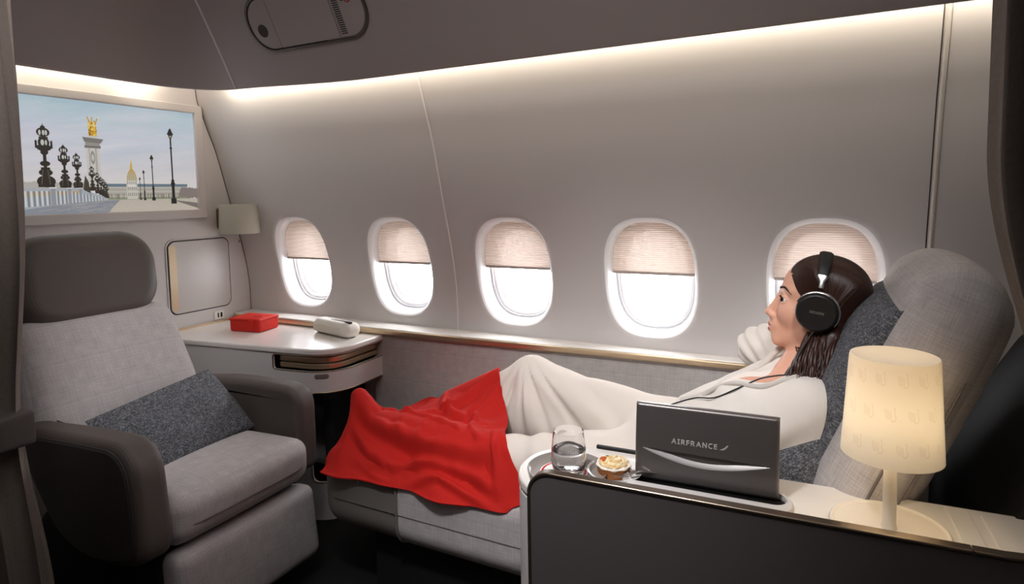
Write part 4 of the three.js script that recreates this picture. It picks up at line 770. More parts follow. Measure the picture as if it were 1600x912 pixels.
    const ex = s > 0 ? lerp(-0.088, 0.0, e0) : 0.02, ez = s > 0 ? lerp(0.525, 0.565, R()) : 0.30;
    const A = pts[3]; for (const k of [0.3, 0.55, 0.78, 1]) pts.push(V(lerp(A.x, ex, k) + 0.013 * Math.sin(w + k * 7) * k * sx, lerp(A.y, low, k), lerp(A.z, ez, Math.pow(k, 0.8)) + 0.006 * Math.cos(w + k * 6) * k));
    locks.push(taperTube(pts, 0.0010, 0.0006, 34, 4, 0.0021 + 0.0012 * R()));
  }
  for (let i = 0; i < 26; i++) { // curls at the front of the fall of hair
    const w = R() * 6.28, x0 = -0.035 - R() * 0.02, pts = []; for (let k = 0; k <= 8; k++) { const q = k / 8; pts.push(V(lerp(x0, -0.075 - R() * 0.004, q) + 0.013 * Math.sin(w + q * 9), lerp(0.895, 0.775 + R() * 0.004, q), lerp(0.500, 0.545, q) + 0.008 * Math.cos(w + q * 8))); } locks.push(taperTube(pts, 0.002, 0.0008, 30, 5, 0.0038));
  }
  for (let i = 0; i < 84; i++) { // broad waves over the shoulder
    const w = Math.floor(i / 6) * 1.3 + R() * 0.9, f = R(), x0 = lerp(-0.045, 0.045, f), x1 = lerp(-0.095, 0.012, clamp(f + (R() - 0.5) * 0.2, 0, 1)), y1 = lerp(0.762, 0.800, R()) + 0.012 * Math.abs(f - 0.35), lay = R() * 0.024, pts = [];
    for (let k = 0; k <= 12; k++) { const q = k / 12; pts.push(V(lerp(x0, x1, q) + 0.011 * q * Math.sin(w + q * 8), lerp(0.925, y1, q), lerp(0.484, 0.556, Math.pow(q, 0.75)) + 0.007 * Math.cos(w + q * 8) + 0.006 - lay)); } locks.push(taperTube(pts, 0.0028, 0.0006, 44, 6, 0.0052));
  }
  for (let i = 0; i < 90; i++) { // strands swept back from the forehead
    const q = i / 89, b = lerp(0.085, -0.012, q), a0 = Math.min(hairline(b) - 0.004, HCn[0] + 0.965 * HR[0] * Math.sqrt(Math.max(0, 1 - ((b - HCn[1]) / HR[1]) ** 2))); const pts = []; for (let k = 0; k <= 5; k++) { const u = k / 5, aa = lerp(a0, -0.02, u), bb = lerp(b, b * 0.4 - 0.03, u * u) + 0.008 * Math.sin(u * 3.1); pts.push(onHair(aa, bb, 1, 0.0015)); } locks.push(taperTube(pts, 0.0010, 0.0008, 20, 4, 0.0020));
  }
  mesh('hair', merge([boxUV(gH), ...locks]), phy('#33190f', 0.42, { sheen: 0.2, sheenRoughness: 0.4 }), t);

  // headphones, worn
  const h = thing('headphones', 'black over-ear headphones with silver yokes worn on the head', 'headphones');
  const up = V(0.019, 0.134, 0).normalize(), side = V(up.y, -up.x, 0), CC = V(-0.023, 0.982, 0.40);
  const cup = (s) => {
    const at = (g) => { g.rotateX(s * Math.PI / 2); g.translate(CC.x, CC.y, 0.40 + s * 0.0); return g; };
    const pad = new THREE.TorusGeometry(0.033, 0.0125, 14, 40); pad.scale(1, 1, 1); pad.translate(CC.x, CC.y, 0.40 + s * 0.080); mesh('ear_pad', pad, std('#100e0e', 0.6), h);
    const c = mesh('ear_cup', at(lathe([[0.0001, 0.080], [0.043, 0.082], [0.0465, 0.088], [0.0475, 0.098], [0.0455, 0.107], [0.0415, 0.1105], [0.039, 0.1108], [0.0385, 0.1098], [0.0001, 0.1102]], 64)), std('#131112', 0.42), h);
    const arc = []; for (let i = 0; i <= 30; i++) { const th = lerp(-0.55, 2.75, i / 30); arc.push(V(CC.x, CC.y, 0.40 + s * 0.1025).addScaledVector(side, 0.0492 * Math.cos(th)).addScaledVector(up, 0.0492 * Math.sin(th))); }
    mesh('yoke', taperTube(arc, 0.0016, 0.0016, 60, 8, 0.0042), M.silver, h);
    return c;
  };
  const nearCup = cup(1); cup(-1);
  const bandAt = (th) => { const w = 0.103, H = 0.131, n = 2.5, c = Math.cos(th), s = Math.sin(th), r = Math.pow(Math.pow(Math.abs(c), n) + Math.pow(Math.abs(s), n), -1 / n); return CC.clone().add(V(0, 0, w * r * c)).addScaledVector(up, H * r * s); };
  const ribbon = (t0, t1, wd, tk, n = 40) => { const sec = 12; return gridGeo(sec, n, (u, v) => { const th = lerp(t0, t1, v), p = bandAt(th), q = bandAt(th + 0.01).sub(bandAt(th - 0.01)).normalize(), out = new THREE.Vector3().crossVectors(q, side).normalize(), A = u * Math.PI * 2, cs = Math.cos(A), sn = Math.sin(A), k = Math.pow(Math.abs(cs) ** 4 + Math.abs(sn) ** 4, -0.25), W = wd(v), T = typeof tk === 'function' ? tk(v) : tk; return p.addScaledVector(side, cs * k * W / 2).addScaledVector(out, sn * k * T / 2).toArray(); }); };
  mesh('headband', ribbon(0.70, Math.PI - 0.70, (v) => 0.026 + 0.006 * Math.sin(v * Math.PI), (v) => 0.012 + 0.004 * Math.sin(v * Math.PI)), std('#141213', 0.55), h);
  const sl = (v) => lerp(0.011, 0.024, sstep(0.35, 0.85, v));
  mesh('slider', ribbon(0.45, 0.72, sl, 0.006, 16), M.silver, h); mesh('slider', ribbon(Math.PI - 0.45, Math.PI - 0.72, sl, 0.006, 16), M.silver, h);
  const font = await new FontLoader().loadAsync('fonts/droid/droid_sans_bold.typeface.json');
  const tg = new TextGeometry('DENON', { font, size: 0.0066, depth: 0.0004, curveSegments: 4 }); tg.computeBoundingBox(); tg.translate(-tg.boundingBox.max.x / 2, -0.003, 0); tg.rotateZ(-0.16); tg.translate(CC.x, CC.y + 0.001, 0.40 + 0.1102); mesh('lettering', tg, M.silver, nearCup);
  const cab = [V(-0.03, 0.935, 0.505), V(-0.05, 0.90, 0.525), ...[[-0.085, 0.86, 0.54], [-0.105, 0.845, 0.545], [-0.14, 0.815, 0.545], [-0.182, 0.775, 0.545], [-0.227, 0.725, 0.54], [-0.29, 0.69, 0.52], [-0.36, 0.66, 0.50]].map((p) => onCard(...p, 0.004))];
  mesh('cable', tube(cab, 0.0019, 90, 6), M.black, h);
}

// ---------------------------------------------------------------- red blanket, draped over the legs
{
  const NX = 170, NZ = 130, w1 = NX + 1, n = w1 * (NZ + 1), PX = new Float32Array(n), PZ = new Float32Array(n), O = new Float32Array(n), Hh = new Float32Array(n);
  const top = (x, z) => { let y = 0.80; for (let k = 0; k < 60; k++) { const d = Math.min(x > -1.235 ? trouserSDF(x, y, z) : 9, feetSDF(x, y, z), legsSDF(x, y, z, 0.014), sdBox(x, y, z, [-0.70, 0.348, (BED_F + BED_B) / 2], [0.748, 0.1275, (BED_F - BED_B) / 2], 0.075)); if (d < 0.0012 || y < 0.40) break; y -= Math.max(0.001, d * 0.85); } return Math.max(y, 0.415) + 0.006; };
  for (let j = 0; j <= NZ; j++) for (let i = 0; i <= NX; i++) {
    const u = i / NX, v = j / NZ, z0 = lerp(0.165, 0.748, v), k = j * w1 + i, xl = -1.446 + 0.008 * Math.sin(v * 9) + 0.045 * sstep(0.66, 0.75, z0), xr = -0.985 + (z0 - 0.335) * 0.58 + 0.045 * sstep(0.69, 0.74, z0) + 0.010 * Math.sin(v * 13) - 0.03 * sstep(0.30, 0.16, z0);
    PX[k] = lerp(xl, xr, u); PZ[k] = z0 - 0.020 * sstep(0.5, 1, u) * v + (0.010 * Math.sin(u * 10 + 1) + 0.006 * Math.sin(u * 23)) * v; O[k] = top(PX[k], PZ[k]); Hh[k] = O[k];
  }
  for (let it = 0; it < 420; it++) for (let j = 1; j < NZ; j++) for (let i = 1; i <= NX; i++) {
    const k = j * w1 + i, r = i < NX ? Hh[k + 1] : Hh[k - 1] + (Hh[k - 1] - Hh[k - 2]) * 0.5, a = 0.25 * (Hh[k - 1] + r + Hh[k - w1] + Hh[k + w1]) - 0.000012;
    Hh[k] = Math.max(O[k], Hh[k] + 1.6 * (a - Hh[k]));
  }
  // folds: each one runs along a line across the cloth
  const folds = [
    [[[-1.385, 0.600], [-1.22, 0.640], [-1.02, 0.665], [-0.83, 0.668]], 0.013, 0.016], [[[-1.36, 0.640], [-1.25, 0.690], [-1.12, 0.712]], 0.009, 0.014], [[[-1.33, 0.560], [-1.20, 0.560], [-1.06, 0.590], [-0.90, 0.640]], 0.012, 0.015],
    [[[-1.00, 0.345], [-1.08, 0.42], [-1.17, 0.50], [-1.22, 0.58]], 0.014, 0.018], [[[-0.96, 0.40], [-0.98, 0.50], [-0.94, 0.60], [-0.88, 0.645]], 0.012, 0.016], [[[-1.21, 0.33], [-1.16, 0.42], [-1.06, 0.50], [-0.93, 0.55]], 0.012, 0.016],
    [[[-1.16, 0.702], [-1.02, 0.690], [-0.90, 0.694], [-0.79, 0.712]], 0.012, 0.010], [[[-1.10, 0.730], [-0.98, 0.716], [-0.86, 0.726], [-0.76, 0.734]], 0.010, 0.009], [[[-1.30, 0.700], [-1.20, 0.728], [-1.05, 0.738]], 0.006, 0.010], [[[-0.86, 0.60], [-0.83, 0.66], [-0.80, 0.70]], 0.010, 0.012], [[[-1.39, 0.57], [-1.37, 0.66], [-1.36, 0.72]], 0.006, 0.012],
  ];
  const segD = (x, z, L) => { let best = 9, sg = 1, tt = 0; for (let q = 0; q < L.length - 1; q++) { const [ax, az] = L[q], [bx, bz] = L[q + 1], dx = bx - ax, dz = bz - az, t = clamp(((x - ax) * dx + (z - az) * dz) / (dx * dx + dz * dz), 0, 1), ex = x - ax - dx * t, ez = z - az - dz * t, d = Math.hypot(ex, ez); if (d < best) { best = d; sg = Math.sign(dx * ez - dz * ex) || 1; tt = (q + t) / (L.length - 1); } } return [best * sg, tt]; };
  const pos = new Float32Array(n * 3);
  for (let k = 0; k < n; k++) {
    const x = PX[k], z = PZ[k]; let d = 0;
    for (const [L, A, w0] of folds) { const w = w0 * 0.85,  [e, t] = segD(x, z, L), f = Math.sin(Math.PI * clamp(t, 0.02, 0.98)) ** 0.5; d += A * f * (Math.exp(-((e / w) ** 2)) - 0.9 * Math.exp(-(((e - w * 1.5) / (w * 0.8)) ** 2))); }
    d += 0.0016 * Math.sin(x * 37 + z * 61 + Math.sin(x * 13) * 2) + 0.001 * Math.sin(x * 90 - z * 40);
    d *= 1 - 0.75 * sstep(0.715, 0.742, z); const y = Math.max(O[k] + 0.003, Hh[k] + d * 1.5); pos.set([x, y, z + 0.8 * d * sstep(0.56, 0.66, z)], k * 3);
  }
  for (let pass = 0; pass < 2; pass++) { const q = pos.slice(); for (let j = 1; j < NZ; j++) for (let i = 1; i < NX; i++) { const k = (j * w1 + i) * 3; pos[k + 1] = 0.5 * q[k + 1] + 0.125 * (q[k - 2] + q[k + 4] + q[k + 1 - 3 * w1] + q[k + 1 + 3 * w1]); } }
  for (let k = 0; k < n; k++) pos[k * 3 + 1] = Math.max(pos[k * 3 + 1], O[k] + 0.004, top(pos[k * 3], pos[k * 3 + 2]) + (pos[k * 3] < -1.34 ? 0.006 : 0.003));
  const S = (i, j, c = (j * w1 + i) * 3) => [pos[c], pos[c + 1], pos[c + 2]];
  const g0 = gridGeo(NX, NZ, (u, v, i, j) => S(i, j), (u, v) => [u * 0.7, v * 0.7], true), N = g0.attributes.normal;
  const g1 = gridGeo(NX, NZ, (u, v, i, j) => { const q = S(i, j), k = j * w1 + i; return [q[0] - N.getX(k) * 0.004, q[1] - N.getY(k) * 0.004, q[2] - N.getZ(k) * 0.004]; }, (u, v) => [u * 0.7, v * 0.7], false);
  const rim = []; for (let i = 0; i <= NX; i++) rim.push(i); for (let j = 1; j <= NZ; j++) rim.push(j * w1 + NX); for (let i = NX - 1; i >= 0; i--) rim.push(NZ * w1 + i); for (let j = NZ - 1; j >= 0; j--) rim.push(j * w1);
  const A0 = g0.attributes.position, A1 = g1.attributes.position;
  const hem = gridGeo(rim.length - 1, 1, (u, v, i, j) => { const A = j ? A1 : A0, k = rim[i]; return [A.getX(k), A.getY(k), A.getZ(k)]; });
  const t = thing('red_blanket', 'bright red blanket draped over the reclining legs', 'blanket');
  mesh('fabric', merge([g0, g1, hem]), M.red, t);
}

// ---------------------------------------------------------------- foreground console
const CON = { x: 0, z: 0.9866, r: 0.048 };
const conWorld = (lx, lz) => { const c = Math.cos(CON.r), s = Math.sin(CON.r); return [CON.x + lx * c + lz * s, CON.z - lx * s + lz * c]; };
{
  const t = thing('side_console', 'low side console with white counter behind a dark divider panel', 'console', [CON.x, 0, CON.z], CON.r);
  const plan = (o) => { const s = new THREE.Shape(), r = 0.129 - o, cx = -0.490, cz = -0.1325; s.moveTo(1.0, cz - r); s.lineTo(cx, cz - r); s.absarc(cx, cz, r, -Math.PI / 2, Math.PI / 2, true); s.lineTo(1.0, cz + r); s.closePath(); return s; };
  let g = extr(plan(0), 0.030, 0.010, 5, 32); g.rotateX(Math.PI / 2); g.translate(0, 0.660, 0); mesh('counter', boxUV(g), M.white, t);
  g = extr(plan(0.002), 0.62, 0.002, 2, 32); g.rotateX(Math.PI / 2); g.translate(0, 0.628, 0); mesh('pedestal', boxUV(g), M.whiteSatin, t);
  // divider and its metal edge
  const bendR = (q) => { let m = new TessellateModifier(0.05, 11).modify(clean(q)); const P = m.attributes.position; for (let i = 0; i < P.count; i++) { const x = P.getX(i); if (x > 0.235) P.setZ(i, P.getZ(i) - 1.6 * Math.min(0.12, x - 0.235) ** 2 - Math.max(0, x - 0.355) * 0.384); } m.computeVertexNormals(); return m; };
  const y1 = 0.715, x0 = -0.545, sh = new THREE.Shape(), rr = 0.05; sh.moveTo(x0 + 0.006, 0.01); sh.lineTo(x0 + 0.006, y1 - rr); sh.absarc(x0 + rr, y1 - rr, rr - 0.006, Math.PI, Math.PI / 2, true); sh.lineTo(0.9, y1 - 0.006); sh.lineTo(0.9, 0.01); sh.closePath();
  mesh('divider_panel', boxUV(bendR(extr(sh, 0.016, 0))), M.divider, t);
  const ed = new THREE.Shape(); ed.moveTo(x0, 0.01); ed.lineTo(x0, y1 - rr); ed.absarc(x0 + rr, y1 - rr, rr, Math.PI, Math.PI / 2, true); ed.lineTo(0.208, y1); ed.lineTo(0.208, y1 - 0.007); ed.lineTo(x0 + rr, y1 - 0.007); ed.absarc(x0 + rr, y1 - rr, rr - 0.007, Math.PI / 2, Math.PI, false); ed.lineTo(x0 + 0.007, 0.01); ed.closePath();
  g = extr(ed, 0.022, 0.0025, 3, 16); g.translate(0, 0, -0.003); mesh('metal_edge', g, M.dividerTrim, t);
  const e2 = new THREE.Shape(); e2.moveTo(0.2095, y1 - 0.007); e2.lineTo(0.9, y1 - 0.007); e2.lineTo(0.9, y1); e2.lineTo(0.2095, y1); e2.closePath();
  g = extr(e2, 0.022, 0.0025, 3, 4); g.translate(0, 0, -0.003); mesh('metal_edge', bendR(g), M.dividerTrim, t);
  // raised holder around the monitor slot
  const st = (a, b, z0, z1) => rrect(a, z0, b, z1, (z1 - z0) / 2 - 0.001);
  const hold = st(-0.380, -0.045, -0.170, -0.075); hold.holes.push(rrPath(new THREE.Path(), -0.366, -0.158, -0.058, -0.108, 0.024));
  g = extr(hold, 0.016, 0.005, 3, 16); g.rotateX(Math.PI / 2); g.translate(0, 0.673, 0); mesh('monitor_holder', boxUV(g), M.whiteSatin, t);
  g = extr(rrect(-0.367, -0.159, -0.057, -0.107, 0.024), 0.002); g.rotateX(Math.PI / 2); g.translate(0, 0.6615, 0); mesh('slot', g, M.black, t);
  // back guard and lids
  g = new RoundedBoxGeometry(0.15, 0.010, 0.008, 2, 0.003); g.translate(-0.405, 0.664, -0.262); mesh('back_guard', g, M.black, t);
  g = extr(rrect(0.222, -0.245, 0.257, -0.02, 0.002), 0.004, 0.001); g.rotateX(Math.PI / 2); g.translate(0, 0.6625, 0); mesh('cover_strip', boxUV(g), M.white, t);
  g = extr(rrect(0.275, -0.240, 0.52, -0.02, 0.012), 0.004, 0.001); g.rotateX(Math.PI / 2); g.translate(0, 0.6628, 0); mesh('lid', boxUV(g), M.white, t);
  mesh('tray_seat', lathe([[0.0001, 0.668], [0.074, 0.668], [0.078, 0.666], [0.080, 0.659], [0.0001, 0.659]]).translate(-0.493, 0, -0.085), M.whiteSatin, t);
}
const [trX, trZ] = conWorld(-0.495, -0.092);
{
  const t = thing('serving_tray', 'round grey serving tray under the water glass', 'tray', [trX, 0.668, trZ]);
  mesh('disc', lathe([[0.0001, 0.004], [0.078, 0.004], [0.083, 0.007], [0.0865, 0.012], [0.088, 0.012], [0.0865, 0.004], [0.080, 0.0], [0.0001, 0.0]], 72), M.trayGrey, t);
  const c = thing('coaster', 'white paper coaster with a red ring under the glass', 'coaster', [trX - 0.006, 0.672, trZ + 0.006]);
  const cv = document.createElement('canvas'); cv.width = cv.height = 256; const x = cv.getContext('2d'); x.fillStyle = '#f3f0ec'; x.fillRect(0, 0, 256, 256); x.strokeStyle = '#b3161b'; x.lineWidth = 12; x.beginPath(); x.arc(128, 128, 116, 0, 7); x.stroke(); x.strokeStyle = '#7d7a85'; x.lineWidth = 3; for (let i = 0; i < 7; i++) { x.beginPath(); x.moveTo(40 + i * 6, 110 + i * 9); x.bezierCurveTo(60 + i * 5, 80 + i * 10, 90, 130 + i * 4, 110 + i * 3, 100 + i * 9); x.stroke(); }
  const tx = new THREE.CanvasTexture(cv); tx.colorSpace = THREE.SRGBColorSpace; const g = new THREE.CylinderGeometry(0.052, 0.052, 0.0015, 48); g.translate(0, 0.0008, 0); mesh('card', g, [M.porcelain, std('#ffffff', 0.8, { map: tx }), M.porcelain], c);
  const gl = thing('water_glass', 'stemless glass half filled with water on the grey tray', 'glass', [trX + 0.008, 0.6737, trZ + 0.012]);
  const out = [[0.0001, 0], [0.0270, 0], [0.0300, 0.002], [0.0345, 0.012], [0.0375, 0.028], [0.0382, 0.038], [0.0370, 0.058], [0.0345, 0.080], [0.0325, 0.0960]], inn = [[0.0316, 0.0962], [0.0333, 0.080], [0.0357, 0.058], [0.0368, 0.038], [0.0358, 0.028], [0.0322, 0.016], [0.0270, 0.0105], [0.0001, 0.0095]];
  mesh('bowl', lathe([...out, ...inn], 72), M.glass, gl);
  mesh('water', lathe([[0.0001, 0.0098], [0.0269, 0.0108], [0.0321, 0.0162], [0.0357, 0.028], [0.0367, 0.038], [0.0359, 0.0545], [0.0352, 0.0552], [0.0330, 0.0545], [0.0001, 0.0545]], 72), M.water, gl);
}
const [plX, plZ] = [-0.408, 0.868];
{
  const t = thing('dessert_plate', 'small white round plate carrying the tart', 'plate', [plX, 0.661, plZ]);
  mesh('dish', lathe([[0.0001, 0.005], [0.038, 0.005], [0.046, 0.008], [0.060, 0.0125], [0.0615, 0.0118], [0.047, 0.005], [0.036, 0.0], [0.0001, 0.0]], 72), M.porcelain, t);
  const a = thing('tart', 'small round tart with browned meringue top on the white plate', 'tart', [plX + 0.000, 0.6662, plZ + 0.008]);
  const cr = []; const fl = (r, y) => cr.push([r, y]); fl(0.0001, 0); fl(0.031, 0); fl(0.0335, 0.002); fl(0.0365, 0.020); fl(0.0360, 0.0222); fl(0.0340, 0.0215); fl(0.0001, 0.0205);
  const bn = noise2(51, 16), crust = lathe(cr, 60); mesh('crust', crust, std('#cf8140', 0.75, { map: grainMap, bumpMap: grainBump, bumpScale: 0.0012 }), a);
  mesh('meringue', netGeo((x, y, z) => { const r = Math.hypot(x, z), th = Math.atan2(z, x); let d = sdEll(x, y, z, [0, 0.0225, 0], [0.0375, 0.0060, 0.0375]); return d + 0.0010 * Math.sin(th * 9) + 0.0004 * Math.sin(x * 800) * Math.sin(z * 800); }, [-0.042, 0.012, -0.042], [0.042, 0.034, 0.042], 0.0016), std('#efe6d8', 0.6), a);
  const topG = netGeo((x, y, z) => { const r = Math.hypot(x, z), th = Math.atan2(z, x); const sw = Math.sin(th * 2 + r * 420); let d = sdEll(x, y, z, [0, 0.0268, 0], [0.0325, 0.0052, 0.0325]); d = smin(d, sdEll(x, y, z, [0.004, 0.031, 0.002], [0.014, 0.004, 0.012]), 0.008); return d + 0.0011 * sw + 0.0005 * Math.sin(x * 700 + z * 200); }, [-0.037, 0.018, -0.037], [0.037, 0.040, 0.037], 0.0013);
  colorVerts(topG, (x, y, z) => { const n = bn(x * 12 + 0.5, z * 12 + 0.5), r = Math.hypot(x, z), th = Math.atan2(z, x), s = 0.5 + 0.5 * Math.sin(th * 2 + r * 420), k = clamp(0.75 * n + 0.5 * s - 0.2, 0, 1); return [lerp(0.86, 0.62, k), lerp(0.74, 0.28, k), lerp(0.42, 0.035, k)]; });
  mesh('glaze', topG, phy('#ffffff', 0.35, { vertexColors: true, clearcoat: 0.5, clearcoatRoughness: 0.15 }), a);
  for (const [x, z, w] of [[-0.018, -0.012, 0.3], [0.002, -0.016, 1.1], [-0.008, 0.006, 2.0], [0.012, -0.004, 0.7]]) { const g = new THREE.SphereGeometry(1, 10, 8); g.scale(0.0035, 0.0012, 0.0018); g.rotateY(w); g.translate(x, 0.0325, z); mesh('herb_leaf', g, std('#6b7a1e', 0.7), a); }
  const ap = new THREE.CylinderGeometry(0.0085, 0.0085, 0.003, 20); ap.rotateX(0.2); ap.translate(-0.021, 0.0305, 0.004); mesh('fruit_slice', ap, std('#b9561a', 0.5), a);
  // fork resting on the plate's rim
  const f = thing('fork', 'steel dessert fork leaning on the plate beside the tart', 'fork', [plX + 0.040, 0.6765, plZ + 0.026], 0.55);
  const pr = (pts, w, th) => { const cu = new THREE.CatmullRomCurve3(pts); return gridGeo(8, 24, (u, v) => { const q = cu.getPoint(v), A = u * Math.PI * 2, W = typeof w === 'function' ? w(v) : w; return [q.x, q.y + Math.sin(A) * th / 2, q.z + Math.cos(A) * W / 2]; }, null, true); };
  mesh('handle', pr([V(0.0, 0.006, 0), V(0.02, 0.010, 0), V(0.05, 0.006, 0), V(0.085, 0.002, 0)], (v) => lerp(0.018, 0.0085, sstep(0.05, 0.4, v)), 0.0024), M.steel, f);
  for (let k = 0; k < 4; k++) mesh('tine', pr([V(0.004, 0.006, (k - 1.5) * 0.0048), V(-0.012, 0.0035, (k - 1.5) * 0.0050), V(-0.034, 0.0045, (k - 1.5) * 0.0050)], (v) => lerp(0.0026, 0.0014, v), 0.0016), M.steel, f);
}
{ // small monitor, seen from behind
  const t = thing('seat_monitor', 'dark grey swivel monitor seen from behind with a curved silver grip', 'monitor', [-0.2205, 0.666, 0.853], 0.062);
  const W = 0.2855, H = 0.1605, TH = 0.018; const u2x = (u) => (u - 0.5) * W;
  const edge = (u, v) => { const dx = Math.min(u, 1 - u) * W, dy = Math.min(v, 1 - v) * H, r = 0.007, f = (d) => d >= r ? 0 : r - Math.sqrt(Math.max(0, r * r - (r - d) * (r - d))); return f(dx) + f(dy) * 1; };
  const back = gridGeo(220, 150, (u, v) => {
    const x = u2x(u), y = v * H; let z = TH / 2 + 0.008 * Math.sin(Math.PI * v) ** 1 * 0.5 - edge(u, v);
    const l = (u - 0.055) / 0.895, mid = 0.405 - 0.028 * (u - 0.5);               // grip: straight upper edge, bowed lower edge
    if (l > 0 && l < 1) { const lo = mid - 0.165 * Math.sin(Math.PI * Math.pow(l, 0.92)) * (0.9 + 0.1 * l), up2 = mid + 0.0; if (v < up2 && v > lo) { const q = (v - lo) / (up2 - lo + 1e-6), w = Math.sin(Math.PI * l); z -= 0.014 * w * Math.pow(q, 1.1) + 0.0008; } }
    return [x, y, z];
  }, (u, v) => [u * W, v * H]);
  const grip = gridGeo(90, 14, (u, v) => { const l = lerp(0.004, 0.996, u), uu = 0.055 + 0.895 * l, mid = 0.405 - 0.028 * (uu - 0.5), lo = mid - 0.165 * Math.sin(Math.PI * Math.pow(l, 0.92)) * (0.9 + 0.1 * l), vv = lerp(lo, mid, v * 0.985), w = Math.sin(Math.PI * l); return [u2x(uu), vv * H, TH / 2 + 0.004 * Math.sin(Math.PI * vv) - 0.014 * w * Math.pow(v, 1.1)]; });
  const body = new RoundedBoxGeometry(W, H, TH * 0.9, 4, 0.004); body.translate(0, H / 2, -0.001);
  const tilt = (g) => { g.rotateX(-0.10); return g; };
  const bm = mesh('housing', tilt(merge([back, body])), M.gunmetal, t); mesh('grip', tilt(grip), std('#a19e9c', 0.36, { metalness: 0.6 }), t);
  const scr = new THREE.PlaneGeometry(W - 0.02, H - 0.025); scr.rotateY(Math.PI); scr.translate(0, H / 2 + 0.003, -TH * 0.45 - 0.0016); mesh('screen', tilt(scr), phy('#050506', 0.1), t);
  const font = await new FontLoader().loadAsync('fonts/droid/droid_sans_regular.typeface.json');
  const gs = []; let x = 0; for (const ch of 'AIRFRANCE') { const g = new TextGeometry(ch, { font, size: 0.0088, depth: 0.0022, curveSegments: 4, bevelEnabled: true, bevelSize: 0.00025, bevelThickness: 0.0003, bevelSegments: 1 }); g.computeBoundingBox(); const w = g.boundingBox.max.x - g.boundingBox.min.x; g.translate(x - g.boundingBox.min.x, 0, 0); gs.push(g); x += w + 0.0019; }
  const sl = extr((() => { const s = new THREE.Shape(); s.moveTo(0, 0); s.lineTo(0.0055, 0); s.quadraticCurveTo(0.010, 0.003, 0.013, 0.0092); s.lineTo(0.0105, 0.0092); s.quadraticCurveTo(0.007, 0.003, 0, 0); return s; })(), 0.0022); sl.translate(x + 0.002, 0, 0); gs.push(sl);
  const tx = merge(gs); tx.scale(1.28, 1.1, 1); tx.translate(-0.066, H * 0.525, TH / 2 + 0.0030); mesh('lettering', tilt(tx), std('#d2cfcd', 0.3, { metalness: 0.4 }), bm);
}
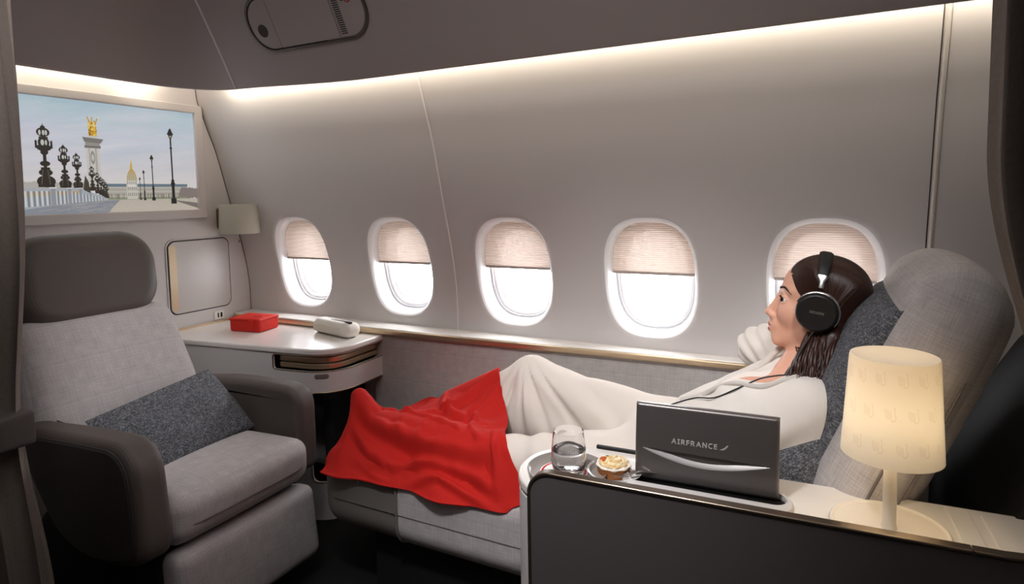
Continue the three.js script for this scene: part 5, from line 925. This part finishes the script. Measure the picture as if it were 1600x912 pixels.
{ // table lamp, lit
  const lx = 0.107, lz = 0.868, t = thing('table_lamp', 'lit table lamp with a cream cone shade on the white counter', 'lamp', [lx, 0.6602, lz]);
  mesh('base', lathe([[0.0001, 0.0045], [0.086, 0.0035], [0.0905, 0.0075], [0.0935, 0.0085], [0.096, 0.006], [0.0965, 0.0], [0.0001, 0.0]], 72), std('#e9e1d5', 0.35), t);
  mesh('pole', lathe([[0.0135, 0.003], [0.0115, 0.012], [0.0110, 0.02], [0.0110, 0.165], [0.0001, 0.167]], 40), std('#ece5da', 0.35), t);
  const cv = document.createElement('canvas'); cv.width = 2048; cv.height = 512; const c = cv.getContext('2d'), R = rng(21); c.fillStyle = '#fbf3e4'; c.fillRect(0, 0, 2048, 512); c.strokeStyle = 'rgba(232,219,200,0.6)'; c.lineWidth = 5; c.lineCap = 'round';
  for (let r = 0; r < 3; r++) for (let k = 0; k < 14; k++) { const x = (k + (r % 2) * 0.5 + 0.25) * 146, y = 100 + r * 155; for (let q = 0; q < 4; q++) { c.beginPath(); c.moveTo(x - 30 + q * 12, y - 18 + q * 3); c.quadraticCurveTo(x - 36 + q * 13, y + 6, x - 20 + q * 10, y + 26 - q * 2); c.stroke(); } c.beginPath(); c.moveTo(x + 20, y - 26); c.bezierCurveTo(x + 44, y - 30, x + 16, y + 6, x + 36, y + 12); c.bezierCurveTo(x + 40, y + 34, x + 10, y + 40, x + 4, y + 26); c.stroke(); }
  const tx = new THREE.CanvasTexture(cv); tx.colorSpace = THREE.SRGBColorSpace; tx.wrapS = THREE.RepeatWrapping;
  const cream = phy('#ffffff', 0.9, { map: tx, transmission: 0.24, thickness: 0, side: THREE.DoubleSide });
  mesh('shade', lathe(Array.from({ length: 12 }, (_, i) => i < 11 ? [lerp(0.0808, 0.0704, i / 10), lerp(0.142, 0.317, i / 10)] : [0.0690, 0.3215]), 80), cream, t);
  mesh('shade_top', lathe([[0.0690, 0.3215], [0.0665, 0.3225], [0.060, 0.3190], [0.035, 0.3150], [0.0001, 0.3140]], 80), phy('#fbf3e4', 0.9, { transmission: 0.2, thickness: 0, side: THREE.DoubleSide }), t);
  const bl = new THREE.SphereGeometry(0.022, 24, 16); bl.translate(0, 0.215, 0); mesh('bulb', bl, std('#fff4e0', 0.5, { emissive: new THREE.Color(1.0, 0.80, 0.52), emissiveIntensity: 0.8 }), t);
  const pl = new THREE.PointLight(new THREE.Color(1.0, 0.83, 0.60), 0.034); pl.name = 'table_lamp_light'; pl.position.set(lx, 0.6602 + 0.215, lz); pl.castShadow = true; pl.shadow.radius = 1; scene.add(pl);
}

// ---------------------------------------------------------------- curtains
function curtain(t, x0, x1, y0, y1, zf, folds, tie, amp) {
  return gridGeo(folds * 16, 60, (u, v) => {
    const y = lerp(y0, y1, v), k = tie ? tie(y) : [1, 0], xm = lerp(x0, x1, 0.5), w = (x1 - x0) * k[0];
    const x = xm + k[1] + (u - 0.5) * w, a = amp * (0.5 + 0.5 * k[0]) * (1 + 0.3 * Math.sin(u * 9));
    return [x + 0.010 * Math.sin(u * folds * Math.PI * 4 + 0.6), y, zf + a * Math.sin(u * folds * Math.PI * 2 + 0.35 * Math.sin(y * 3 + u * 8))];
  }, (u, v) => [u * (x1 - x0) * 1.6, lerp(y0, y1, v)]);
}
{
  const t = thing('curtain', 'taupe curtain tied back at the left beside the armchair', 'curtain');
  const tie = (y) => { const d = Math.exp(-Math.pow((y - 0.74) / (y > 0.74 ? 0.35 : 0.28), 2)); return [1 - 0.25 * d, -0.035 * d]; };
  mesh('drape', curtain(t, -2.13, -1.635, 0.01, 2.28, 1.405, 6, tie, 0.030), M.curtain, t);
  const band = softBox(0.43, 0.085, 0.086, 0.012, { n: 14 }); band.translate(-1.922, 0.735, 1.405); mesh('tieback', band, M.strap, t);
  const t2 = thing('curtain', 'dark taupe curtain hanging in heavy folds at the far right', 'curtain');
  mesh('drape', curtain(t2, 0.235, 0.58, 0.72, 2.28, 0.80, 4, (y) => { const d = sstep(1.35, 0.7, y); return [1 - 0.25 * d, 0.075 * d]; }, 0.030), M.curtain, t2);
}

scene.traverse((o) => { if (o.isMesh) { o.castShadow = true; o.receiveShadow = true; } });
renderer.render(scene, camera);
